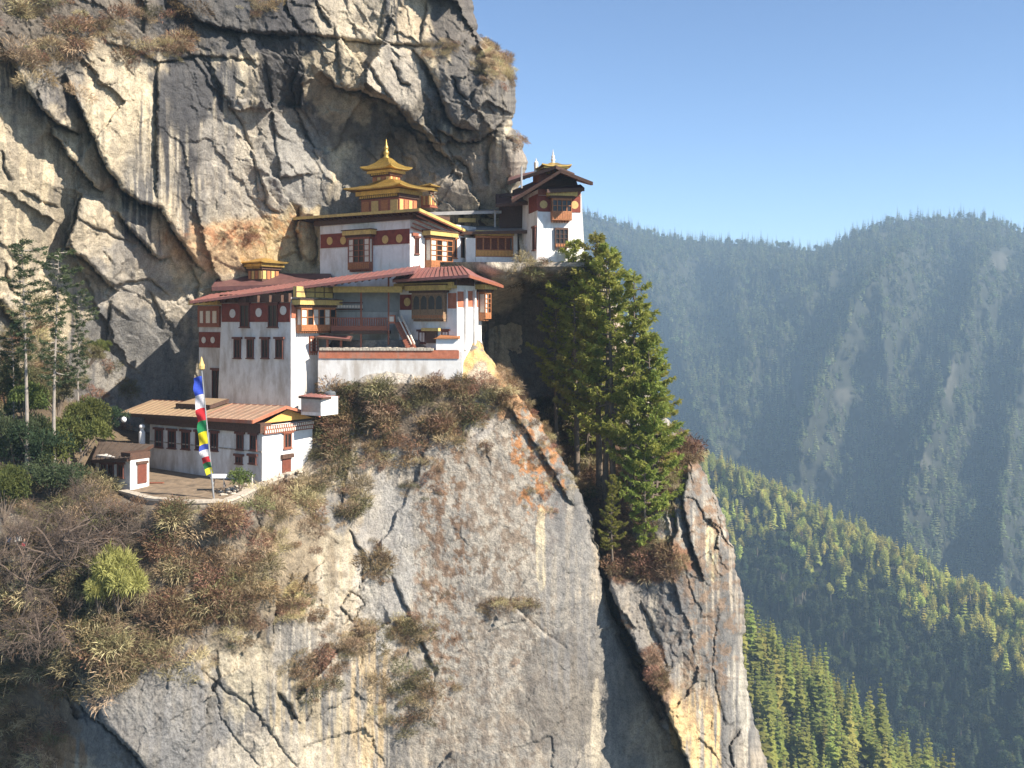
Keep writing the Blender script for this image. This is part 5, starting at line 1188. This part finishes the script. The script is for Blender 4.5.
# zones: rock, polygon-ish ellipse (cx,cy,rx,ry), count, weights of the six variants, size
ZN = [('rock_promontory',410,402,88,38,420,(5,2,2,4,3,1),.85),('rock_promontory',350,395,34,36,130,(4,2,2,4,3,1),.9),('rock_promontory',400,460,45,44,110,(4,3,2,2,3,1),.7),('rock_promontory',470,420,45,30,130,(3,4,3,1,2,2),.7),
      ('rock_promontory',215,560,85,62,400,(5,4,3,1,4,2),.85),('rock_promontory',300,490,62,42,280,(3,1,6,2,3,4),.85),('rock_promontory',160,600,70,45,210,(4,3,4,2,3,3),.9),('rock_promontory',60,640,75,60,360,(3,2,2,5,3,1),1.0),('rock_promontory',50,590,70,60,240,(3,1,4,3,3,2),.9),('rock_promontory',60,500,60,26,160,(2,1,2,5,3,1),1.0),('rock_promontory',160,516,50,8,40,(3,2,3,4,3,1),.7),('rock_promontory',20,720,50,60,160,(3,2,3,3,2,3),1.1),
      ('rock_promontory',140,660,60,24,150,(2,1,5,2,2,4),.9),('rock_promontory',376,566,12,22,26,(3,4,1,1,3,1),.7),('rock_promontory',240,618,14,26,36,(4,2,1,1,3,1),.7),('rock_promontory',316,670,26,24,60,(5,2,1,2,3,1),.7),('rock_promontory',350,640,26,16,50,(4,2,2,1,3,1),.65),('rock_promontory',410,630,26,16,50,(3,1,3,2,2,2),.6),
      ('rock_promontory',405,692,36,44,70,(3,1,4,5,3,3),.7),('rock_promontory',300,610,26,14,40,(3,1,2,2,2,1),.6),('rock_promontory',508,604,30,6,40,(2,4,3,0,1,2),.5),('rock_promontory',546,450,30,60,90,(0,6,3,0,1,2),.42),('rock_promontory',507,388,16,18,46,(1,4,4,0,1,3),.7),('rock_promontory',455,640,60,60,70,(1,6,1,0,1,1),.35),('rock_promontory',330,430,22,40,110,(3,1,2,5,2,1),.9),
      ('rock_buttress',600,520,56,56,330,(3,6,1,1,4,1),.8),('rock_buttress',640,562,34,18,120,(3,6,1,0,3,1),.8),('rock_buttress',560,440,50,50,260,(2,1,4,5,2,2),.9),('rock_buttress',645,690,18,40,90,(4,4,1,1,3,1),.7),('rock_buttress',685,452,18,16,60,(3,5,1,0,3,1),.7),('rock_buttress',560,276,50,14,120,(2,1,1,5,4,1),.8),('rock_buttress',530,420,30,20,70,(1,1,2,5,2,1),.9),('rock_buttress',668,480,14,30,50,(2,4,2,0,2,1),.6),('rock_buttress',625,640,8,40,30,(3,4,1,0,2,1),.6),
      ('cliff_face',40,45,52,50,120,(3,5,2,1,4,2),.9),('cliff_face',140,26,60,34,100,(3,5,3,1,4,2),.85),('cliff_face',174,48,16,12,36,(1,2,5,0,1,4),.7),('cliff_face',262,8,20,10,20,(1,3,4,0,1,2),.6),('cliff_face',498,62,22,22,130,(1,2,6,0,1,5),.55),('cliff_face',438,50,20,8,50,(1,2,5,0,1,4),.5),('cliff_face',518,140,10,8,20,(1,2,4,0,1,3),.5),('cliff_face',250,240,60,12,60,(0,6,3,0,0,2),.4),('cliff_face',20,360,40,60,120,(2,1,2,5,2,1),.9),('cliff_face',90,400,50,50,80,(2,1,2,5,2,1),.8)]
pt, va, ro, sc = [], [], [], []
for rk, cx, cy, rx, ry, n, wts, s in ZN:
    wts = np.array(wts, float); wts /= wts.sum(); k = 0
    n = int(n*.85)
    while k < n:
        a, r = rng.random()*6.28, math.sqrt(rng.random())*(.7+.6*rng.random()); px, py = cx+rx*r*math.cos(a), cy+ry*r*math.sin(a); k += 1
        if rk == 'rock_promontory' and 120 < px < 318 and py < max(478+max(0, (300-px)*.12), 509 if px < 244 else 0): continue
        if rk == 'rock_promontory' and 315 < px < 465 and py < 388-max(0, (px-400)*.2): continue
        if rx > 40 and float(fbm(np.array([px*.035]), np.array([py*.045]), 3, 77)[0]) < -.04: continue
        p = rp(rk, px, py); q = s*(.55+1.35*rng.random()**1.7)
        pt.append(p); va.append(rng.choice(6, p=wts) if rng.random() < .45 else int(np.interp(math.sin(px*.09+math.sin(py*.11)*1.5)*math.cos(py*.08+px*.03)*.5+.5, np.concatenate([[0], np.cumsum(wts)]), np.arange(7))-1e-6)); ro.append((rng.normal()*.25+.35, rng.normal()*.25, rng.random()*6.28)); sc.append((q, q, q*rng.uniform(.7, 1.1)))
gn_scatter('dry_brush', BO, pt, va, ro, sc, 'dry brown and tawny brush covering the ledges and slopes of the rock', 'brush')

# ------------------------------------------------------------------ hikers on the path at the far left
def person(loc, rot, coat, trousers, label, seated=False):
    e = empty('person', loc, label, 'person'); e.rotation_euler = (0, 0, rot)
    def skin(name, verts, edges, mat, par):
        me = bpy.data.meshes.new(name); me.from_pydata([v[:3] for v in verts], edges, []); me.materials.append(mat); o = link(name, me, par)
        md = o.modifiers.new('skin', 'SKIN'); ly = me.skin_vertices or None
        if not me.skin_vertices: bm = bmesh.new(); bm.from_mesh(me); bm.verts.layers.skin.verify(); bm.to_mesh(me); bm.free()
        for k, v in enumerate(verts): me.skin_vertices[0].data[k].radius = (v[3], v[3]*.85)
        me.skin_vertices[0].data[0].use_root = True; sb_ = o.modifiers.new('smooth', 'SUBSURF'); sb_.levels = sb_.render_levels = 1; return o
    hip, kn, ft = ((.95, .5, .06) if not seated else (.45, .45, .05)); f = 0 if not seated else .42
    B = [(0,0,hip,.14),(0,0,hip+.28,.14),(0,0,hip+.50,.15),(0,0,hip+.58,.06),(0,-.01,hip+.70,.10),(0,-.01,hip+.80,.09)]
    E = [(0,1),(1,2),(2,3),(3,4),(4,5)]
    for s in (-1, 1):
        i = len(B); B += [(s*.10,-.02,hip-.04,.09),(s*.12,-f-.02,kn,.065),(s*.12,-f,.08,.045),(s*.13,-f-.16,.04,.04)]; E += [(0,i),(i,i+1),(i+1,i+2),(i+2,i+3)]
        j = len(B); B += [(s*.20,0,hip+.48,.06),(s*.27,-.02,hip+.20,.045),(s*.22,-.20,hip+.02,.035),(s*.20,-.28,hip+.0,.03)]; E += [(2,j),(j,j+1),(j+1,j+2),(j+2,j+3)]
    sk = mat_simple('skin', (.42,.26,.18), .1, 3, .6); body = skin('body', B, E, trousers, e)
    J = [(0,0,hip-.02,.16),(0,0,hip+.28,.165),(0,0,hip+.51,.165)]; JE = [(0,1),(1,2)]
    for s in (-1, 1): j = len(J); J += [(s*.20,0,hip+.49,.075),(s*.27,-.02,hip+.20,.06),(s*.23,-.17,hip+.05,.05)]; JE += [(2,j),(j,j+1),(j+1,j+2)]
    skin('jacket', J, JE, coat, e)
    h = MB(); h.lathe((0,-.01,hip+.58), [(.05,0),(.085,.05),(.105,.14),(.10,.22),(.07,.28),(.01,.30)], 10); h.build('head', sk, None).parent = e
    h = MB(); h.lathe((0,.012,hip+.72), [(.108,0),(.112,.07),(.09,.13),(.05,.165),(.01,.175)], 10); h.build('hair', M['dark'], None).parent = e
    return e
path_ = MB(); pa = [P(-30,560,96), P(30,556,94), P(32,548,97), P(-30,550,99)]; path_.slab(pa, .4); o = path_.build('path', M['stone']); o['kind'] = 'structure'
person(P(18,552,95.2), .5, mat_simple('white_jacket', (.72,.68,.62), .1, 3, .8), mat_simple('grey_trousers', (.12,.12,.13), .2, 3, .8), 'hiker in a white jacket standing on the path at the left edge')
person(P(9,553,95.6), -.4, mat_simple('blue_grey_jacket', (.16,.20,.28), .2, 3, .8), mat_simple('dark_trousers', (.05,.05,.06), .2, 3, .8), 'hiker in a blue-grey jacket standing on the path beside the white one')
person(P(24,553,94.6), 1.2, mat_simple('red_jacket', (.28,.05,.055), .2, 3, .8), mat_simple('black_trousers', (.03,.03,.035), .2, 3, .8), 'hiker in a red jacket sitting low beside the path', True)

# ------------------------------------------------------------------ forests
def fir(seed, H, r, layers, mat, spikes=10, jag=.35, trunk=.03, power=.9, tip=.06):
    rs = np.random.default_rng(seed); A = Acc(); A.tube(np.array([[0,0,-1],[0,0,H*.5],[0,0,H*.97]]), [H*trunk*.6, H*trunk*.35, .05], 4, 1)
    for k in range(layers):
        f = k/(layers-1); z = H*(.12+.86*f); R_ = r*((1-f)**power*(1-tip)+tip)
        n = max(5, int(spikes*(.55+.45*(1-f)))); a = np.arange(n)*2*np.pi/n+rs.random()*6.28+rs.normal(size=n)*.2; L = R_*rs.uniform(1-jag, 1+jag, n)*np.where(rs.random(n) < .12, .4, 1)
        d = np.stack([np.cos(a), np.sin(a), np.zeros(n)], 1); lat = np.stack([-np.sin(a), np.cos(a), np.zeros(n)], 1); w_ = (L*.34+.12*r*.5)[:, None]
        b0 = np.array([[0, 0, z+H*.045]]); dz = -rs.uniform(.10, .42, n)[:, None]*L[:, None]*np.array([[0, 0, 1]])
        m = b0+d*L[:, None]*.55+dz*.35; V = np.stack([np.repeat(b0, n, 0), m-lat*w_, b0+d*L[:, None]+dz, m+lat*w_], 1).reshape(-1, 3); A.add(V, np.arange(n*4).reshape(n, 4))
        m2 = m-np.array([[0, 0, H*.03]]); V = np.stack([np.repeat(b0, n, 0)*np.array([[1,1,.97]]), m2-lat*w_*.8, b0+d*L[:, None]*.8+dz*1.7, m2+lat*w_*.8], 1).reshape(-1, 3); A.add(V, np.arange(n*4).reshape(n, 4))
    return A.mesh('conifer', [mat, M['bark']])
def puff(seed, H, r, n, mat, leaf):
    rs = np.random.default_rng(seed); A = Acc(); A.tube(np.array([[0,0,-1],[.2,0,H*.4],[0,.2,H*.8]]), [H*.022, H*.016, .06], 4, 1)
    for c in range(9):
        a = rs.random()*6.28; q = r*.55*math.sqrt(rs.random()); z = H*(.42+.45*rs.random()*(1-q/r*.5)); k = n//9; dv = unit(rs.normal(size=(k, 3))); b = np.array([q*math.cos(a), q*math.sin(a), z])+dv*np.array([r*.42, r*.42, H*.14])*rs.uniform(.6, 1.05, (k, 1))
        V, Q = blades(b-dv*leaf*.4, unit(dv*.5+rs.normal(size=(k, 3))*.7), rs.uniform(.7, 1.3, k)*leaf, rs.uniform(.7, 1.3, k)*leaf*.75); A.add(V, Q)
    return A.mesh('broad_tree', [mat, M['bark']])
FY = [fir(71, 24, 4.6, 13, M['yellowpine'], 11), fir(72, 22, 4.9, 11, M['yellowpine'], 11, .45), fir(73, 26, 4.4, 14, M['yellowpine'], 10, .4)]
FC_ = [fir(91, 24, 4.6, 13, M['sunpaintedpine'], 11), fir(92, 22, 5.2, 11, M['sunpaintedpine'], 11, .45), puff(93, 25, 4.6, 620, M['sunpaintedpine'], 1.2), puff(94, 21, 5.0, 560, M['sunpaintedpine'], 1.2)]
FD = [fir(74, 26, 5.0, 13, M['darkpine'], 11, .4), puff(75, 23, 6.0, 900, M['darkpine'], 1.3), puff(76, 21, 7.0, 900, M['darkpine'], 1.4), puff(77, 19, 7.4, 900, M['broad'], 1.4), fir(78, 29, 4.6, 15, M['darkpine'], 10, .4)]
FF = [fir(79, 25, 4.6, 9, M['farpine'], 8, .4), fir(80, 21, 4.9, 8, M['farpine'], 8, .5), puff(81, 17, 5.6, 220, M['farpine'], 2.1), fir(82, 28, 4.2, 10, M['farpine'], 8, .4)]
def on_slope(name, n, seed):
    pos, nb, X, Y = TR[name]; rs = np.random.default_rng(seed); q = pos
    a, b, c = q[:-1, :-1], q[1:, :-1], q[:-1, 1:]; ar = np.abs(np.cross(b-a, c-a)[..., 2]); ar[:nb-5] = 0; pr = (ar/ar.sum()).ravel()
    i = rs.choice(len(pr), n, p=pr); r, s = np.divmod(i, ar.shape[1]); t, w_ = rs.random((2, n, 1))
    p = a[r, s]*(1-t)*(1-w_)+b[r, s]*t*(1-w_)+c[r, s]*(1-t)*w_+q[r+1, s+1]*t*w_
    return p, r-nb, rs
def pix(p): return 512+F*p[:, 0]/p[:, 1], 320-F*p[:, 2]/p[:, 1]
# near spur and near ridge: the nearest 300 as trees of their own, the rest as one wood
ps, _, _ = on_slope('spur', 1500, 91); pr_, _, rs = on_slope('ridge', 6500, 92)
xs_, ys_ = pix(ps); keep = np.ones(len(ps), bool)
allp = []
for name, p in (('spur', ps), ('ridge', pr_)):
    x, y = pix(p); cr = np.interp(x, *np.array(SCR if name == 'spur' else NC).T)
    for k in range(len(p)): allp.append((name, p[k], x[k], y[k], y[k]-cr[k]))
def seen(t):
    name, p, x, y, dc = t
    if not (735 < x < 1030 and y < 800): return False
    if name == 'ridge': return y < np.interp(x, *np.array(SCR).T)+10 and x > 700 and dc > -4
    return dc > -6
near = sorted([t for t in allp if seen(t)], key=lambda t: t[1][1])
# thin to a natural spacing, nearest first
chosen, taken = [], []
for t in near:
    if len(chosen) >= 296: break
    if all((t[1][0]-o[0])**2+(t[1][1]-o[1])**2 > 30 for o in taken): chosen.append(t); taken.append(t[1])
cid = {id(t) for t in chosen}; protos = {}
LAB = {'spur': 'yellow-green pine on the sunlit spur low beside the right-hand rock buttress', 'dark': 'dark green tree on the shaded lower flank of the near forested ridge', 'crest': 'pine painted sunlit yellow-green on the shoulder of the near forested ridge'}
GRP = {'spur': 'pines on the sunlit near spur', 'dark': 'trees on the shaded flank of the near ridge', 'crest': 'pines along the near ridge shoulder'}
KIND = {}
def kind_of(t):
    if id(t) not in KIND: KIND[id(t)] = kind0(t)
    return KIND[id(t)]
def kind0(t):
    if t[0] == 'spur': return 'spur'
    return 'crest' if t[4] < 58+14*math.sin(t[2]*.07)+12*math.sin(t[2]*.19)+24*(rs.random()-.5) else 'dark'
def place(me, t, key, k):
    kk = (me.name, key)
    if kk not in protos:
        o = link({'spur':'pine_tree','crest':'pine_tree','dark':'forest_tree'}[key], me); protos[kk] = o
    else: o = protos[kk].copy(); COL.objects.link(o)
    o.location = t[1]; s = rs.choice([.55,.75,.9,1,1.1,1.3])*rs.uniform(.9,1.1); o.scale = (s*rs.uniform(.85,1.15), s*rs.uniform(.85,1.15), s); o.rotation_euler = (rs.normal()*.03, rs.normal()*.03, rs.random()*6.28)
    tag(o, LAB[key], 'tree', GRP[key]); return o
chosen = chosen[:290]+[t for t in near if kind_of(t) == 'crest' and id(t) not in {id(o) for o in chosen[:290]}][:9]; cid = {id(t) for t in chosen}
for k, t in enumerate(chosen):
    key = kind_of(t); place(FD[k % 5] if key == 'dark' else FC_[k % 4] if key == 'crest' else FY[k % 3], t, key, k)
rest = [t for t in allp if id(t) not in cid]
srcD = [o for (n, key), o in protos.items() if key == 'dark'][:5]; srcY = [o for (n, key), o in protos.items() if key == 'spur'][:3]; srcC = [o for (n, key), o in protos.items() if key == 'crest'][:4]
def wood(name, P_, var, srcs, label, smin=.65, smax=1.25):
    n = len(P_); s = rs.uniform(smin, smax, (n, 1))*rs.uniform(.85, 1.15, (n, 3)); r = np.stack([rs.normal(size=n)*.03, rs.normal(size=n)*.03, rs.random(n)*6.28], 1)
    return gn_scatter(name, srcs, P_, var, r, s, label, 'forest')
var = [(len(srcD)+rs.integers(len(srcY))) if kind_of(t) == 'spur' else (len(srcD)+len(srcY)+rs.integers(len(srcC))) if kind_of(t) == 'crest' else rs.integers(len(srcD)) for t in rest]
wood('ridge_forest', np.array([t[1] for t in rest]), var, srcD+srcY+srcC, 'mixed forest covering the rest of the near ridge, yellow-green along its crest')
pf, row, _ = on_slope('mountain', 19000, 93); xf, yf_ = pix(pf); bare_ = crag_mask(xf, yf_)+.9*fbm(xf*.15, yf_*.09, 5, 3)-.12
pf = pf[(bare_ < .42) & (pf[:, 1] < 3600)]
far_src = []
for k, me in enumerate(FF):
    o = link('forest_tree', me, None, pf[k*7]); tag(o, 'tiny hazy tree within the forest of the far mountain', 'tree', 'trees of the far mountain'); far_src.append(o)
wood('far_forest', pf[40:], rs.choice(4, len(pf)-40, p=(.36,.22,.22,.20)), far_src, 'blue hazy forest covering the whole far mountain', .65, 1.6)
# ------------------------------------------------------------------ haze: the air of the valley
hm_ = bpy.data.materials.new('air'); hm_.use_nodes = True; t = hm_.node_tree; t.nodes.remove(t.nodes['Principled BSDF']); vp = t.nodes.new('ShaderNodeVolumePrincipled')
vp.inputs['Color'].default_value = (.54,.77,1,1); vp.inputs['Density'].default_value = .00016; vp.inputs['Anisotropy'].default_value = 0.0
t.links.new(vp.outputs[0], t.nodes['Material Output'].inputs['Volume'])
hz = MB(); X0, X1, Y0, Y1, Z0, Z1 = -2600, 2600, -320, 4500, -901, 345
hz.hexa([(X0,Y0,Z0),(X1,Y0,Z0),(X1,Y1,Z0),(X0,Y1,Z0),(X0,Y0,Z1),(X1,Y0,Z1),(X1,Y1,Z1),(X0,Y1,Z1)]); ho = hz.build('haze', hm_); ho['kind'] = 'stuff'
